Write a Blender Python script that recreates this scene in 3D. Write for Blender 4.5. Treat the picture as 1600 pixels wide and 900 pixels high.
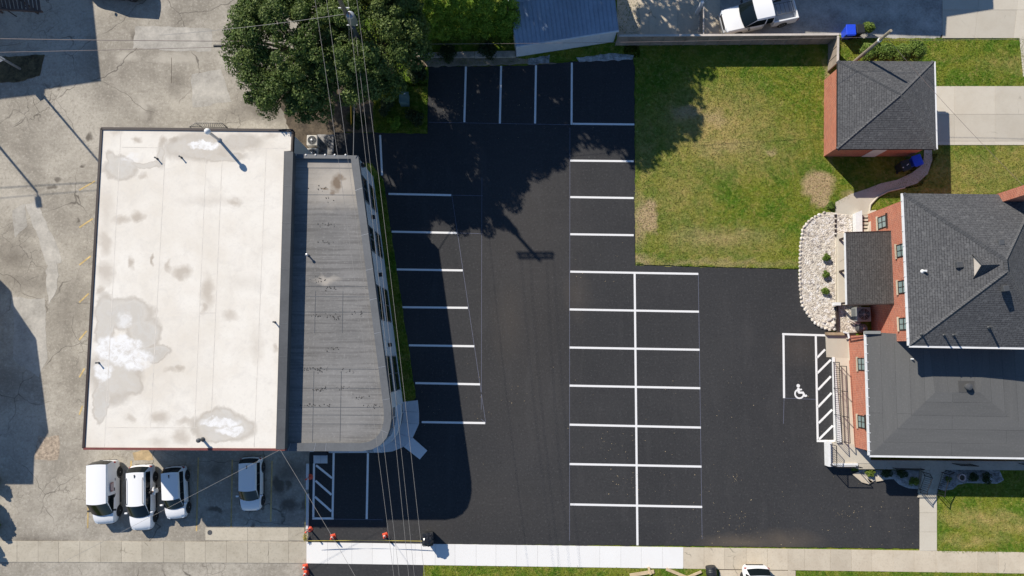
import bpy, bmesh, math, random
import numpy as np
from mathutils import Vector, Matrix, noise as mnoise
random.seed(7); rng = np.random.default_rng(7)
for _o in list(bpy.data.objects): bpy.data.objects.remove(_o)
SC = bpy.context.scene; COL = SC.collection
R = math.radians

# ------------------------------------------------------------------ camera
FPX, TILT, CH = 1067.0, R(5.5), 49.0           # focal length in photo pixels, tilt off the vertical, flying height
cam = bpy.data.cameras.new('camera'); co = bpy.data.objects.new('camera', cam); COL.objects.link(co)
cam.sensor_width = 36; cam.lens = 36 * FPX / 1600; cam.clip_end = 3000; cam.clip_start = 0.5
co.location = (0, 0, CH); co.rotation_euler = (TILT, 0, 0); SC.camera = co

# ------------------------------------------------------------------ light
SHX, SHY = 0.93, -1.05                          # metres a shadow runs per metre of height
w = bpy.data.worlds.new('World'); SC.world = w; w.use_nodes = True
wn = w.node_tree; sky = wn.nodes.new('ShaderNodeTexSky'); sky.sky_type = 'NISHITA'; sky.sun_disc = False
sky.sun_elevation = math.atan2(1, math.hypot(SHX, SHY)); sky.sun_rotation = math.atan2(-SHX, -SHY)
sky.air_density = 1.0; sky.dust_density = 0.0; sky.ozone_density = 6.0
wn.links.new(sky.outputs[0], wn.nodes['Background'].inputs[0]); wn.nodes['Background'].inputs[1].default_value = 0.09
sun = bpy.data.lights.new('sun', 'SUN'); sun.energy = 4.6; sun.angle = R(0.55); sun.color = (1.0, 0.93, 0.82)
so = bpy.data.objects.new('sun', sun); COL.objects.link(so); so.location = (-40, 45, 60)
so.rotation_euler = Vector((SHX, SHY, -1)).to_track_quat('-Z', 'Y').to_euler()
SC.view_settings.view_transform = 'Standard'; SC.view_settings.look = 'None'; SC.view_settings.exposure = 0.33
SC.view_settings.gamma = 1; SC.view_settings.use_curve_mapping = False

# ------------------------------------------------------------------ surveying helpers
CT, ST = math.cos(TILT), math.sin(TILT)
def P(px, py, z=0.0):
    """photo measurement + known height -> world point"""
    u, v = (px - 800) / FPX, (450 - py) / FPX
    d = (u, v * CT + ST, v * ST - CT); t = (z - CH) / d[2]
    return Vector((d[0] * t, d[1] * t, z))
def G(px, py): p = P(px, py, 0); return (p.x, p.y)
def SH(px, py, z):
    """top of something of height z whose shadow tip lies at this spot of the ground"""
    p = P(px, py, 0); return Vector((p.x - z * SHX, p.y - z * SHY, z))
def pts(l, z=0): return [(P(x, y, z).x, P(x, y, z).y) for x, y in l]
def jag(poly, amp=0.03, step=0.25, freq=1.7):
    out = []; n = len(poly)
    for i in range(n):
        a, b = Vector(poly[i]), Vector(poly[(i + 1) % n]); L = (b - a).length
        if L < 1e-6: continue
        k = max(1, int(L / step)); nn = Vector((-(b - a).y, (b - a).x)) / L
        if L > 60: k = 1
        for j in range(k):
            p = a + (b - a) * (j / k)
            s = mnoise.noise(Vector((p.x * freq, p.y * freq, 3.1))) + .6 * mnoise.noise(Vector((p.x * 5, p.y * 5, 9.1)))
            q = p + nn * s * amp * (0 if (k == 1) else 1); out.append((q.x, q.y))
    return out

# ------------------------------------------------------------------ object helpers
def tag(o, label=None, cat=None, group=None, kind=None):
    if label: o['label'] = label
    if cat: o['category'] = cat
    if group: o['group'] = group
    if kind: o['kind'] = kind
    return o
def link(o, parent=None):
    COL.objects.link(o)
    if parent is not None:
        o.parent = parent; o.matrix_parent_inverse = Matrix.Translation(-parent.location) if parent.type == 'EMPTY' and parent.get('w') else Matrix()
    return o
def empty(name, label=None, cat=None, loc=(0, 0, 0), rz=0, group=None):
    o = bpy.data.objects.new(name, None); COL.objects.link(o); o.location = loc; o.rotation_euler = (0, 0, rz)
    o.empty_display_size = .3
    return tag(o, label, cat, group)
def wempty(name, label, cat, loc, group=None):
    """an Empty at the thing's base whose parts are given in world coordinates"""
    o = empty(name, label, cat, (loc[0], loc[1], loc[2] if len(loc) > 2 else 0), 0, group); o['w'] = 1; return o
def mk(name, me, mat, parent=None):
    o = bpy.data.objects.new(name, me)
    if mat is not None and not me.materials:
        for m_ in (mat if isinstance(mat, (list, tuple)) else [mat]): me.materials.append(m_)
    return link(o, parent)
def mesh(name, v, f, mat, parent=None, smooth=False, uv=None, mi=None):
    me = bpy.data.meshes.new(name); me.from_pydata([tuple(a) for a in v], [], f)
    if uv is not None:
        ul = me.uv_layers.new(name='UVMap'); k = 0
        for fi in range(len(f)):
            for j in range(len(f[fi])): ul.data[k].uv = uv[fi][j]; k += 1
    if mi is not None: me.polygons.foreach_set('material_index', mi)
    if smooth: me.polygons.foreach_set('use_smooth', [True] * len(me.polygons))
    me.update()
    if smooth: me.set_sharp_from_angle(angle=R(34))
    return mk(name, me, mat, parent)
def bigmesh(name, V, nper, mat, parent=None, smooth=False):
    """V: (n, nper, 3) array, one polygon per row"""
    n = V.shape[0]; me = bpy.data.meshes.new(name)
    me.vertices.add(n * nper); me.vertices.foreach_set('co', V.reshape(-1).astype(np.float32))
    me.loops.add(n * nper); me.loops.foreach_set('vertex_index', np.arange(n * nper, dtype=np.int32))
    me.polygons.add(n); me.polygons.foreach_set('loop_start', np.arange(0, n * nper, nper, dtype=np.int32))
    me.update(calc_edges=True); me.validate(); return mk(name, me, mat, parent)
class MB:
    def __init__(s): s.v = []; s.f = []
    def add(s, v, f): k = len(s.v); s.v += [tuple(a) for a in v]; s.f += [tuple(i + k for i in q) for q in f]; return s
    def box(s, c, size, rz=0, rot=None):
        x, y, z = [a / 2 for a in size]; M = rot if rot is not None else Matrix.Rotation(rz, 3, 'Z')
        vs = [Vector(c) + M @ Vector(q) for q in [(-x,-y,-z),(x,-y,-z),(x,y,-z),(-x,y,-z),(-x,-y,z),(x,-y,z),(x,y,z),(-x,y,z)]]
        return s.add(vs, [(3,2,1,0),(4,5,6,7),(0,1,5,4),(1,2,6,5),(2,3,7,6),(3,0,4,7)])
    def bar(s, a, b, wd, h):
        a, b = Vector(a), Vector(b); d = b - a; q = d.to_track_quat('X', 'Z').to_matrix()
        return s.box((a + b) / 2, (d.length, wd, h), rot=q)
    def tube(s, path, r, n=8, cap=True):
        path = [Vector(p) for p in path]; k = len(s.v); rr = r if isinstance(r, (list, tuple)) else [r] * len(path)
        for i, p in enumerate(path):
            d = (path[min(i + 1, len(path) - 1)] - path[max(i - 1, 0)]).normalized()
            a = d.orthogonal().normalized() if abs(d.z) > .9 else d.cross(Vector((0, 0, 1))).normalized(); b = d.cross(a)
            for j in range(n):
                t = 2 * math.pi * j / n; s.v.append(tuple(p + (a * math.cos(t) + b * math.sin(t)) * rr[i]))
        for i in range(len(path) - 1):
            for j in range(n): s.f.append((k + i*n + j, k + i*n + (j+1) % n, k + (i+1)*n + (j+1) % n, k + (i+1)*n + j))
        if cap:
            s.f.append(tuple(k + j for j in range(n))[::-1]); e = k + (len(path) - 1) * n; s.f.append(tuple(e + j for j in range(n)))
        return s
    def lathe(s, c, prof, n=16):
        c = Vector(c); k = len(s.v)
        for r, z in prof:
            for j in range(n): t = 2 * math.pi * j / n; s.v.append((c.x + r * math.cos(t), c.y + r * math.sin(t), c.z + z))
        for i in range(len(prof) - 1):
            for j in range(n): s.f.append((k + i*n + j, k + i*n + (j+1) % n, k + (i+1)*n + (j+1) % n, k + (i+1)*n + j))
        s.f.append(tuple(k + j for j in range(n))[::-1]); e = k + (len(prof) - 1) * n; s.f.append(tuple(e + j for j in range(n)))
        return s
    def prism(s, poly, z0, z1):
        n = len(poly); a = sum(poly[i][0] * poly[(i+1) % n][1] - poly[(i+1) % n][0] * poly[i][1] for i in range(n))
        if a < 0: poly = poly[::-1]
        z0s = z0 if isinstance(z0, (list, tuple)) else [z0] * n; z1s = z1 if isinstance(z1, (list, tuple)) else [z1] * n
        if a < 0: z0s, z1s = z0s[::-1], z1s[::-1]
        vs = [(p[0], p[1], z0s[i]) for i, p in enumerate(poly)] + [(p[0], p[1], z1s[i]) for i, p in enumerate(poly)]
        fs = [tuple(range(n))[::-1], tuple(range(n, 2 * n))] + [(i, (i+1) % n, n + (i+1) % n, n + i) for i in range(n)]
        return s.add(vs, fs)
    def build(s, name, mat, parent=None, smooth=False, bevel=0):
        o = mesh(name, s.v, s.f, mat, parent, smooth)
        if bevel:
            b = o.modifiers.new('bevel', 'BEVEL'); b.width = bevel; b.segments = 2; b.limit_method = 'ANGLE'
        return o
def sheet(name, poly, z, mat, parent=None, thick=0.05):
    return MB().prism(poly, z - thick, z).build(name, mat, parent)
def strip(a, b, wd):
    a, b = Vector(a[:2]), Vector(b[:2]); d = (b - a).normalized(); n = Vector((-d.y, d.x)) * wd / 2
    return [tuple(a - n), tuple(b - n), tuple(b + n), tuple(a + n)]
def arc(c, r, a0, a1, n): return [(c[0] + r * math.cos(a0 + (a1 - a0) * i / n), c[1] + r * math.sin(a0 + (a1 - a0) * i / n)) for i in range(n + 1)]
def inset(poly, d):
    """shrink a simple polygon by d"""
    n = len(poly); a = sum(poly[i][0] * poly[(i+1) % n][1] - poly[(i+1) % n][0] * poly[i][1] for i in range(n)); s = 1 if a > 0 else -1
    out = []
    for i in range(n):
        p0, p, p1 = Vector(poly[i-1]), Vector(poly[i]), Vector(poly[(i+1) % n])
        e0, e1 = (p - p0).normalized(), (p1 - p).normalized(); n0, n1 = Vector((-e0.y, e0.x)) * s, Vector((-e1.y, e1.x)) * s
        b = (n0 + n1); q = p + b * (d / max(.3, 1 + n0.dot(n1))); out.append((q.x, q.y))
    return out
def copytree(o, parent=None):
    c = o.copy(); COL.objects.link(c); c.parent = parent
    for ch in list(o.children): copytree(ch, c)
    return c
def inside(poly, X, Y):
    r = np.zeros(X.shape, bool); n = len(poly)
    for i in range(n):
        x0, y0 = poly[i]; x1, y1 = poly[(i + 1) % n]
        if y0 == y1: continue
        c = ((y0 > Y) != (y1 > Y)) & (X < (x1 - x0) * (Y - y0) / (y1 - y0) + x0); r ^= c
    return r

# ------------------------------------------------------------------ materials
def nd(nt, typ, ins=None, **props):
    n = nt.nodes.new(typ)
    for k, v in props.items(): setattr(n, k, v)
    for k, v in (ins or {}).items():
        s = n.inputs[k]
        if isinstance(v, bpy.types.NodeSocket): nt.links.new(v, s)
        else:
            if s.type == 'RGBA' and len(v) == 3: v = (*v, 1)
            s.default_value = v
    return n
def f_pos(nt): return nd(nt, 'ShaderNodeNewGeometry').outputs['Position']
def f_obj(nt): return nd(nt, 'ShaderNodeTexCoord').outputs['Object']
def f_uv(nt): return nd(nt, 'ShaderNodeTexCoord').outputs['UV']
def f_noise(nt, vec, scale, detail=3, rough=.6, dist=0): return nd(nt, 'ShaderNodeTexNoise', {'Vector': vec, 'Scale': scale, 'Detail': detail, 'Roughness': rough, 'Distortion': dist}).outputs[0]
def f_map(nt, x, a, b, c=0, d=1): return nd(nt, 'ShaderNodeMapRange', {0: x, 1: a, 2: b, 3: c, 4: d}).outputs[0]
def f_math(nt, op, a, b=0.0): return nd(nt, 'ShaderNodeMath', {0: a, 1: b}, operation=op).outputs[0]
def f_mix(nt, fac, a, b, mode='MIX'):
    n = nd(nt, 'ShaderNodeMix', None, data_type='RGBA', blend_type=mode)
    for k, v in ((0, fac), (6, a), (7, b)):
        s = n.inputs[k]
        if isinstance(v, bpy.types.NodeSocket): nt.links.new(v, s)
        else: s.default_value = v if k == 0 else (*v, 1)
    return n.outputs[2]
def f_bump(nt, h, strength, dist=.02): return nd(nt, 'ShaderNodeBump', {'Height': h, 'Strength': strength, 'Distance': dist}).outputs[0]
def f_sep(nt, v): n = nd(nt, 'ShaderNodeSeparateXYZ', {0: v}); return n.outputs
def f_comb(nt, x, y, z=0.0): return nd(nt, 'ShaderNodeCombineXYZ', {0: x, 1: y, 2: z}).outputs[0]
def f_vadd(nt, a, b): return nd(nt, 'ShaderNodeVectorMath', {0: a, 1: b}, operation='ADD').outputs[0]
def f_warp(nt, vec, scale, amt):
    n = nd(nt, 'ShaderNodeTexNoise', {'Vector': vec, 'Scale': scale, 'Detail': 4}).outputs[1]
    s = nd(nt, 'ShaderNodeVectorMath', {0: n, 1: (.5, .5, .5)}, operation='SUBTRACT').outputs[0]
    s = nd(nt, 'ShaderNodeVectorMath', {0: s, 'Scale': amt}, operation='SCALE').outputs[0]
    return f_vadd(nt, vec, s)
def f_blobs(nt, vec, blobs):
    """wear marks with outlines of their own: (x, y, rx, ry, softness, strength)"""
    out = None
    for (x, y, rx, ry, soft, st) in blobs:
        m = nd(nt, 'ShaderNodeVectorMath', {0: vec, 1: (1 / rx, 1 / ry, 0), 2: (-x / rx, -y / ry, 0)}, operation='MULTIPLY_ADD').outputs[0]
        l = nd(nt, 'ShaderNodeVectorMath', {0: m}, operation='LENGTH').outputs['Value']
        q = f_map(nt, l, 1 - soft, 1 + soft, st, 0)
        out = q if out is None else f_math(nt, 'MAXIMUM', out, q)
    return out
def f_cracks(nt, vec, scale, width, warp=.6):
    v = f_warp(nt, vec, scale * 1.3, warp / scale)
    d = nd(nt, 'ShaderNodeTexVoronoi', {'Vector': v, 'Scale': scale}, feature='DISTANCE_TO_EDGE').outputs['Distance']
    return f_map(nt, d, 0, width, 1, 0)
MATS = {}
def mat(name, col=(.5, .5, .5), rough=.8, metal=0, fn=None, spec=.5, coat=0, trans=0):
    if name in MATS: return MATS[name]
    m = bpy.data.materials.new(name); m.use_nodes = True; nt = m.node_tree; b = nt.nodes['Principled BSDF']
    b.inputs['Base Color'].default_value = (*col, 1); b.inputs['Roughness'].default_value = rough; b.inputs['Metallic'].default_value = metal
    b.inputs['Specular IOR Level'].default_value = spec; b.inputs['Coat Weight'].default_value = coat
    if fn:
        r = fn(nt)
        for k, v in r.items(): nt.links.new(v, b.inputs[k])
    MATS[name] = m; return m
def m_var(name, col, rough=.75, amt=.18, scale=1.5, fine=14, bump=.15, **kw):
    """one colour with soft mottling, fine grain and a difference from object to object"""
    def fn(nt):
        p = f_pos(nt); a = f_noise(nt, p, scale, 4); g = f_noise(nt, p, fine * .6, 3, .75)
        rnd = nd(nt, 'ShaderNodeObjectInfo').outputs['Random']
        k = f_math(nt, 'ADD', f_map(nt, a, .3, .7, 1 - amt, 1 + amt), f_map(nt, g, .3, .7, -amt * .6, amt * .6))
        k = f_math(nt, 'ADD', k, f_map(nt, rnd, 0, 1, -amt * .5, amt * .5))
        c = nd(nt, 'ShaderNodeVectorMath', {0: col, 'Scale': k}, operation='SCALE').outputs[0]
        return {'Base Color': c, 'Normal': f_bump(nt, g, bump, .01)}
    return mat(name, col, rough, fn=fn, **kw)
# ------------------------------------------------------------------ ground materials
def B(px, py, rx, ry, soft=.3, st=1.0, z=0):
    p = P(px, py, z); s = .0463 * (1 - z / 49); return (p.x, p.y, rx * s, ry * s, soft, st)
def fn_oldlot(nt):
    p = f_pos(nt); a = f_noise(nt, p, .13, 5, .65, .4); b = f_noise(nt, p, .9, 4, .6); g = f_noise(nt, p, 5.5, 4, .8); g2 = f_noise(nt, p, 2.2, 4, .75, .6)
    c = f_mix(nt, f_map(nt, a, .40, .60), (.27, .242, .198), (.44, .40, .332))
    c = f_mix(nt, f_map(nt, b, .5, .75, 0, .5), c, (.52, .475, .40))
    c = f_mix(nt, f_map(nt, g, .53, .68, 0, .55), c, (.18, .155, .125))
    c = f_mix(nt, f_map(nt, g, .46, .33, 0, .5), c, (.60, .55, .465))
    c = f_mix(nt, f_map(nt, g2, .52, .70, 0, .55), c, (.24, .21, .175))
    wv = f_warp(nt, p, 1.1, 1.1)
    st = f_blobs(nt, wv, [B(415, 172, 36, 16, .6, .7), B(375, 178, 30, 12, .5, .35), B(440, 168, 18, 20, .5, .5), B(230, 178, 10, 12, .5, .5), B(210, 55, 6, 8, .5, .6), B(300, 88, 24, 10, .7, .35),
        B(275, 135, 12, 16, .6, .35), B(130, 260, 5, 4, .4, .8), B(139, 215, 6, 5, .4, .8), B(80, 293, 5, 4, .4, .7), B(90, 281, 4, 4, .4, .7), B(119, 345, 3, 4, .4, .7),
        B(20, 400, 30, 20, .7, .5), B(60, 850, 40, 10, .7, .5), B(35, 360, 22, 9, .7, .45), B(105, 470, 26, 40, .8, .4), B(40, 440, 50, 16, .8, .45),
        B(435, 757, 9, 13, .4, .8), B(450, 757, 7, 7, .4, .8), B(455, 787, 14, 9, .5, .8), B(338, 797, 12, 3, .4, .8), B(396, 823, 3, 9, .4, .7), B(455, 735, 22, 16, .6, .6), B(338, 737, 10, 12, .6, .5), B(475, 790, 5, 9, .4, .7)])
    c = f_mix(nt, st, c, (.085, .07, .055))
    lt = f_blobs(nt, wv, [B(280, 90, 40, 9, .5, .6), B(200, 88, 16, 8, .5, .6), B(225, 170, 9, 14, .5, .6), B(310, 155, 30, 20, .7, .3), B(30, 310, 30, 9, .5, .5)])
    c = f_mix(nt, lt, c, (.52, .475, .40))
    cr = f_math(nt, 'MULTIPLY', f_cracks(nt, p, .16, .006), f_map(nt, f_noise(nt, p, .3, 2), .42, .55))
    cr2 = f_math(nt, 'MULTIPLY', f_cracks(nt, p, .7, .022, .9), f_map(nt, f_noise(nt, p, .12, 2), .53, .64))
    cr = f_math(nt, 'MAXIMUM', cr, cr2)
    c = f_mix(nt, f_math(nt, 'MULTIPLY', cr, .75), c, (.06, .05, .04))
    h = f_math(nt, 'SUBTRACT', g, cr)
    return {'Base Color': c, 'Normal': f_bump(nt, h, .5, .015)}
M_OLD = mat('weathered_asphalt', rough=.92, fn=fn_oldlot, spec=.25)
def fn_new(nt):
    p = f_pos(nt); a = f_noise(nt, p, .11, 4, .6, .5); g = f_noise(nt, p, 7, 4, .8); m = f_noise(nt, p, 1.7, 4, .7)
    st = f_noise(nt, nd(nt, 'ShaderNodeVectorMath', {0: p, 1: (.12, 1.5, 1)}, operation='MULTIPLY').outputs[0], 1.0, 4, .7)
    c = f_mix(nt, f_map(nt, a, .35, .65), (.032, .032, .0335), (.042, .0415, .0425))
    c = f_mix(nt, f_map(nt, m, .5, .8, 0, .3), c, (.056, .055, .056))
    c = f_mix(nt, f_map(nt, st, .55, .75, 0, .3), c, (.058, .056, .056))
    c = f_mix(nt, f_map(nt, g, .56, .72, 0, .6), c, (.105, .104, .104))
    c = f_mix(nt, f_map(nt, g, .44, .3, 0, .7), c, (.014, .014, .016))
    wv = f_warp(nt, p, .9, .8)
    du = f_blobs(nt, wv, [B(1160, 848, 45, 9, .8, .5), B(1225, 845, 40, 12, .8, .4), B(830, 250, 60, 18, .8, .0), B(795, 500, 24, 60, .8, .16), B(900, 460, 16, 30, .8, .18), B(822, 420, 70, 220, .6, .07), B(700, 790, 150, 50, .6, .04), B(1250, 545, 30, 20, .8, .12)])
    c = f_mix(nt, du, c, (.16, .125, .09))
    tr = nd(nt, 'ShaderNodeVectorMath', {0: f_warp(nt, p, .25, 1.4), 1: (1, .12, 1)}, operation='MULTIPLY').outputs[0]
    t = f_noise(nt, tr, 1.1, 3, .6)
    c = f_mix(nt, f_map(nt, t, .55, .7, 0, .2), c, (.07, .068, .068))
    return {'Base Color': c, 'Normal': f_bump(nt, g, .35, .012), 'Roughness': f_map(nt, m, .3, .7, .72, .9)}
M_NEW = mat('new_asphalt', rough=.85, fn=fn_new, spec=.3)
def fn_grass(nt):
    p = f_pos(nt); wv = f_warp(nt, p, .8, 1.6)
    a = f_noise(nt, p, .45, 5, .75, 1.2); b = f_noise(nt, p, 1.5, 5, .75, .6); g = f_noise(nt, p, 4.5, 4, .8)
    rnd = nd(nt, 'ShaderNodeNewGeometry').outputs['Random Per Island']
    c = f_mix(nt, f_map(nt, a, .42, .58), (.065, .145, .007), (.185, .205, .022))
    c = f_mix(nt, f_map(nt, b, .53, .68, 0, .75), c, (.33, .255, .075))
    dry = f_blobs(nt, wv, [B(1120, 200, 70, 50, .9, .95), B(1070, 180, 30, 16, .6, 1.0), B(1150, 240, 80, 30, .9, .55), B(1060, 300, 40, 60, .9, .5), B(1120, 380, 70, 25, .9, .6), B(1230, 210, 40, 20, .9, .4), B(1520, 270, 90, 26, .9, .55),
        B(1590, 250, 40, 40, .9, .4), B(1540, 810, 60, 10, .8, .8), B(1520, 845, 40, 7, .8, .7), B(1590, 825, 50, 9, .8, .7), B(1480, 300, 60, 8, .9, .7), B(1580, 100, 40, 12, .9, .4), B(1010, 240, 18, 60, .8, .5)])
    c = f_mix(nt, f_math(nt, 'MULTIPLY', dry, f_map(nt, b, .3, .55, .35, 1)), c, (.48, .34, .14))
    bare = f_blobs(nt, wv, [B(1278, 290, 26, 24, .2, 1), B(1282, 313, 16, 11, .2, .95), B(1012, 335, 15, 28, .2, 1), B(1000, 345, 10, 40, .5, .8), B(1075, 175, 20, 9, .5, .8), B(1116, 185, 18, 12, .6, .55), B(1140, 230, 40, 8, .8, .4), B(1120, 370, 60, 10, .9, .4), B(1205, 237, 8, 6, .4, .7), B(1325, 310, 10, 10, .5, .8),
        B(1000, 405, 20, 6, .5, .7), B(1120, 412, 120, 5, .6, .45), B(1296, 170, 5, 70, .5, .9)])
    c = f_mix(nt, f_math(nt, 'MULTIPLY', bare, f_map(nt, g, .2, .5, .55, 1)), c, (.50, .35, .215))
    c = f_mix(nt, f_map(nt, g, .52, .68, 0, .7), c, (.055, .08, .007))
    c = f_mix(nt, f_map(nt, g, .46, .34, 0, .6), c, (.36, .34, .11))
    c = f_mix(nt, f_map(nt, rnd, .3, 1, 0, .35), c, (.18, .24, .03))
    return {'Base Color': c, 'Normal': f_bump(nt, g, .6, .04)}
M_GRASS = mat('grass', rough=.9, fn=fn_grass, spec=.2)
def fn_conc(col, stain, amt=.5, gr=.35, rv=(.88, 1.08)):
    def fn(nt):
        p = f_pos(nt); a = f_noise(nt, p, .7, 5, .7, .5); g = f_noise(nt, p, 6.5, 4, .8); rnd = nd(nt, 'ShaderNodeObjectInfo').outputs['Random']
        k = f_map(nt, rnd, 0, 1, *rv)
        c = f_mix(nt, f_map(nt, a, .42, .75, 0, amt), col, stain)
        c = f_mix(nt, f_map(nt, g, .52, .75, 0, gr), c, tuple(x * .45 for x in stain))
        c = nd(nt, 'ShaderNodeVectorMath', {0: c, 'Scale': k}, operation='SCALE').outputs[0]
        cr = f_math(nt, 'MULTIPLY', f_cracks(nt, p, .35, .012), f_map(nt, f_noise(nt, p, .5, 2), .58, .64))
        c = f_mix(nt, f_math(nt, 'MULTIPLY', cr, .6 * (1 if amt > .3 else 0)), c, (.08, .07, .05))
        return {'Base Color': c, 'Normal': f_bump(nt, g, .2, .01)}
    return fn
M_CWHITE = mat('fresh_concrete', rough=.8, fn=fn_conc((.80, .785, .755), (.70, .66, .62), .2, .06, (.97, 1.02)), spec=.3)
M_COLD = mat('old_concrete', rough=.88, fn=fn_conc((.60, .52, .40), (.45, .37, .27), .6, .35), spec=.25)
M_CDRIVE = mat('driveway_concrete', rough=.88, fn=fn_conc((.57, .52, .43), (.46, .40, .31), .45, .12), spec=.25)
M_CWORN = mat('worn_concrete', rough=.9, fn=fn_conc((.50, .45, .36), (.37, .325, .25), .7, .45), spec=.25)
M_CGREY = mat('grey_concrete', rough=.85, fn=fn_conc((.62, .63, .64), (.5, .5, .5), .4, .15), spec=.25)
M_SOIL = m_var('soil', (.11, .085, .058), .95, .45, 1.2, 9, .8)
M_DIRT = m_var('dry_dirt', (.24, .19, .135), .95, .4, 1.0, 8, .7)
M_SHADEASPH = m_var('driveway_asphalt', (.42, .40, .365), .9, .3, .6, 11, .5)
M_PATCH = m_var('patch_asphalt', (.42, .39, .34), .92, .22, .9, 9, .4)
M_PATCHD = m_var('dark_patch_asphalt', (.205, .185, .155), .92, .25, .6, 11, .5)
def fn_paint(nt):
    p = f_pos(nt); g = f_noise(nt, p, 9, 4, .75); rnd = f_noise(nt, p, .6, 2)
    c = f_mix(nt, f_map(nt, g, .58, .8, 0, .55), (.80, .79, .77), (.30, .29, .28))
    return {'Base Color': c}
M_PAINT = mat('white_road_paint', rough=.7, fn=fn_paint)
M_CHALK = mat('layout_chalk', (.16, .17, .235), .9)
M_YEL = m_var('worn_yellow_paint', (.50, .36, .15), .85, .3, 2, 9, .1)

# ------------------------------------------------------------------ setting: ground sheets
def st(o): o['kind'] = 'structure'; return o
st(sheet('ground', [(-260, -200), (260, -200), (260, 260), (-260, 260)], -.04, M_GRASS, thick=.3))
oldlot = st(sheet('old_parking_lot', pts([(-2500, -2200), (560, -2200), (560, 95), (490, 190), (488, 700), (484, 905), (484, 955), (-2500, 945)]), 0, M_OLD))
# patches and painted stall ticks of the old lot
def opatch(l, z, m, name='asphalt_patch'): return sheet(name, jag(pts(l), .16, .3, .9), z, m, oldlot, .02)
opatch([(40, 320), (56, 312), (92, 390), (96, 410), (74, 414)], .004, M_PATCH)
opatch([(20, 330), (39, 318), (42, 352), (22, 372)], .004, M_PATCH)
opatch([(72, 424), (78, 400), (88, 404), (92, 430), (84, 462), (76, 476)], .008, M_PATCH)
opatch([(20, 465), (70, 466), (74, 560), (60, 590), (22, 560)], .004, M_PATCH)
opatch([(60, 682), (92, 680), (95, 700), (90, 718), (55, 718)], .004, m_var('gravel_patch', (.42, .335, .25), .95, .35, 5, 8, .9))
opatch([(212, 40), (330, 45), (330, 80), (205, 76)], .004, M_PATCH)
opatch([(300, 118), (345, 108), (362, 160), (300, 168)], .004, M_PATCH)
opatch([(207, 706), (230, 704), (240, 718), (209, 720)], .004, m_var('tan_patch', (.5, .37, .21), .95, .2, 2, 9, .3))
for i in range(14):                                       # faint yellow ticks along the building
    y = 285 + i * 58.5
    if y > 900: break
    if y < 690: sheet('yellow_stall_line', strip(G(124, y + 12 - 0), G(147 - .055 * (y - 200) + 6, y - 2), .11), .006, M_YEL, oldlot, .01)
for a, b in [((138, 775), (137, 825)), ((363, 718), (361, 830)), ((425, 720), (423, 815)), ((310, 715), (307, 830)), ((205, 720), (202, 790))]:
    sheet('yellow_stall_line', strip(G(*a), G(*b), .1), .006, M_YEL, oldlot, .01)
sheet('tar_seam', strip(G(268, 90), G(268, 130), .03), .005, M_SOIL, oldlot, .01)
# new black lot
LOT = [(669, 103), (750, 104), (830, 102), (900, 96), (989, 92), (992, 105), (991, 200), (993, 300), (992, 415), (1120, 418), (1247, 421), (1250, 470), (1262, 492), (1276, 508), (1293, 517), (1320, 520), (1330, 560), (1330, 700),
       (1330, 736), (1437, 740), (1437, 857), (1068, 853), (481, 848), (484, 704), (560, 690), (600, 640), (648, 625), (640, 575), (620, 427), (597, 277), (580, 255), (500, 250), (500, 206), (585, 208), (668, 209)]
lot = st(sheet('parking_lot', jag(pts(LOT), .06, .2), .012, M_NEW, thick=.04))
st(sheet('road_strip', jag(pts([(482, 880), (662, 882), (660, 960), (480, 960)]), .02), .012, M_NEW, thick=.04))
LINES = [((728, 104), (725.5, 191)), ((783, 103), (781, 193)), ((837.5, 102), (836, 193)), ((893.5, 98), (893, 195)), ((895, 193.5), (991, 194.5)),
 ((891, 251), (990, 252)), ((891, 308), (990, 309.5)), ((891, 366), (990, 367.5)), ((891, 424.5), (1091, 428)), ((890, 483.5), (1092, 487)), ((890, 543), (1093, 546.5)), ((890, 602.5), (1094, 606.5)),
 ((890, 663.5), (1095, 668)), ((890, 725), (1096, 729)), ((891, 788), (1097, 792)), ((607, 303), (705, 305)), ((612, 362), (714, 364)), ((620, 421), (723, 422.5)), ((629, 480), (731, 481)), ((639, 539.5), (741, 541)),
 ((649, 598.5), (750, 600.5)), ((659, 659.5), (758, 661)), ((594, 211), (597, 274)), ((490.8, 724), (489.6, 809)), ((521.5, 707), (519.6, 809)), ((488, 810), (521.5, 810)), ((494, 727), (519, 747)), ((493, 751), (518, 773)),
 ((492, 776), (518, 799)), ((575, 708), (573, 811)), ((1222, 522), (1291, 524)), ((1224, 523.5), (1225, 622)), ((1274.5, 525), (1277.5, 687)), ((1276, 689), (1306, 689)), ((1276.5, 559), (1289, 546)), ((1277, 583), (1298, 562)),
 ((1278, 609), (1298, 588)), ((1278, 636), (1299, 614)), ((1279, 661), (1300, 640)), ((1279, 687), (1301, 665))]
for a, b in LINES: sheet('painted_line', strip(G(*a), G(*b), .145), .016, M_PAINT, lot, .006)
sheet('painted_line', strip(G(991.5, 426), G(996, 852), .145), .0175, M_PAINT, lot, .006)
for a, b in [((753, 277), (752, 640)), ((706, 305), (759, 661)), ((759, 661), (752, 655)), ((890.5, 200), (890.3, 424)), ((890, 424), (890, 845)), ((1091, 428), (1097, 842)), ((1225, 622), (1275, 624)), ((1225, 622), (1224, 662)), ((670, 191), (890, 195)), ((519, 811), (598, 812)),
             ((705, 305), (755, 306)), ((714, 364), (753, 365))]:
    sheet('chalk_line', strip(G(*a), G(*b), .022), .0145, M_CHALK, lot, .004)
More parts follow.
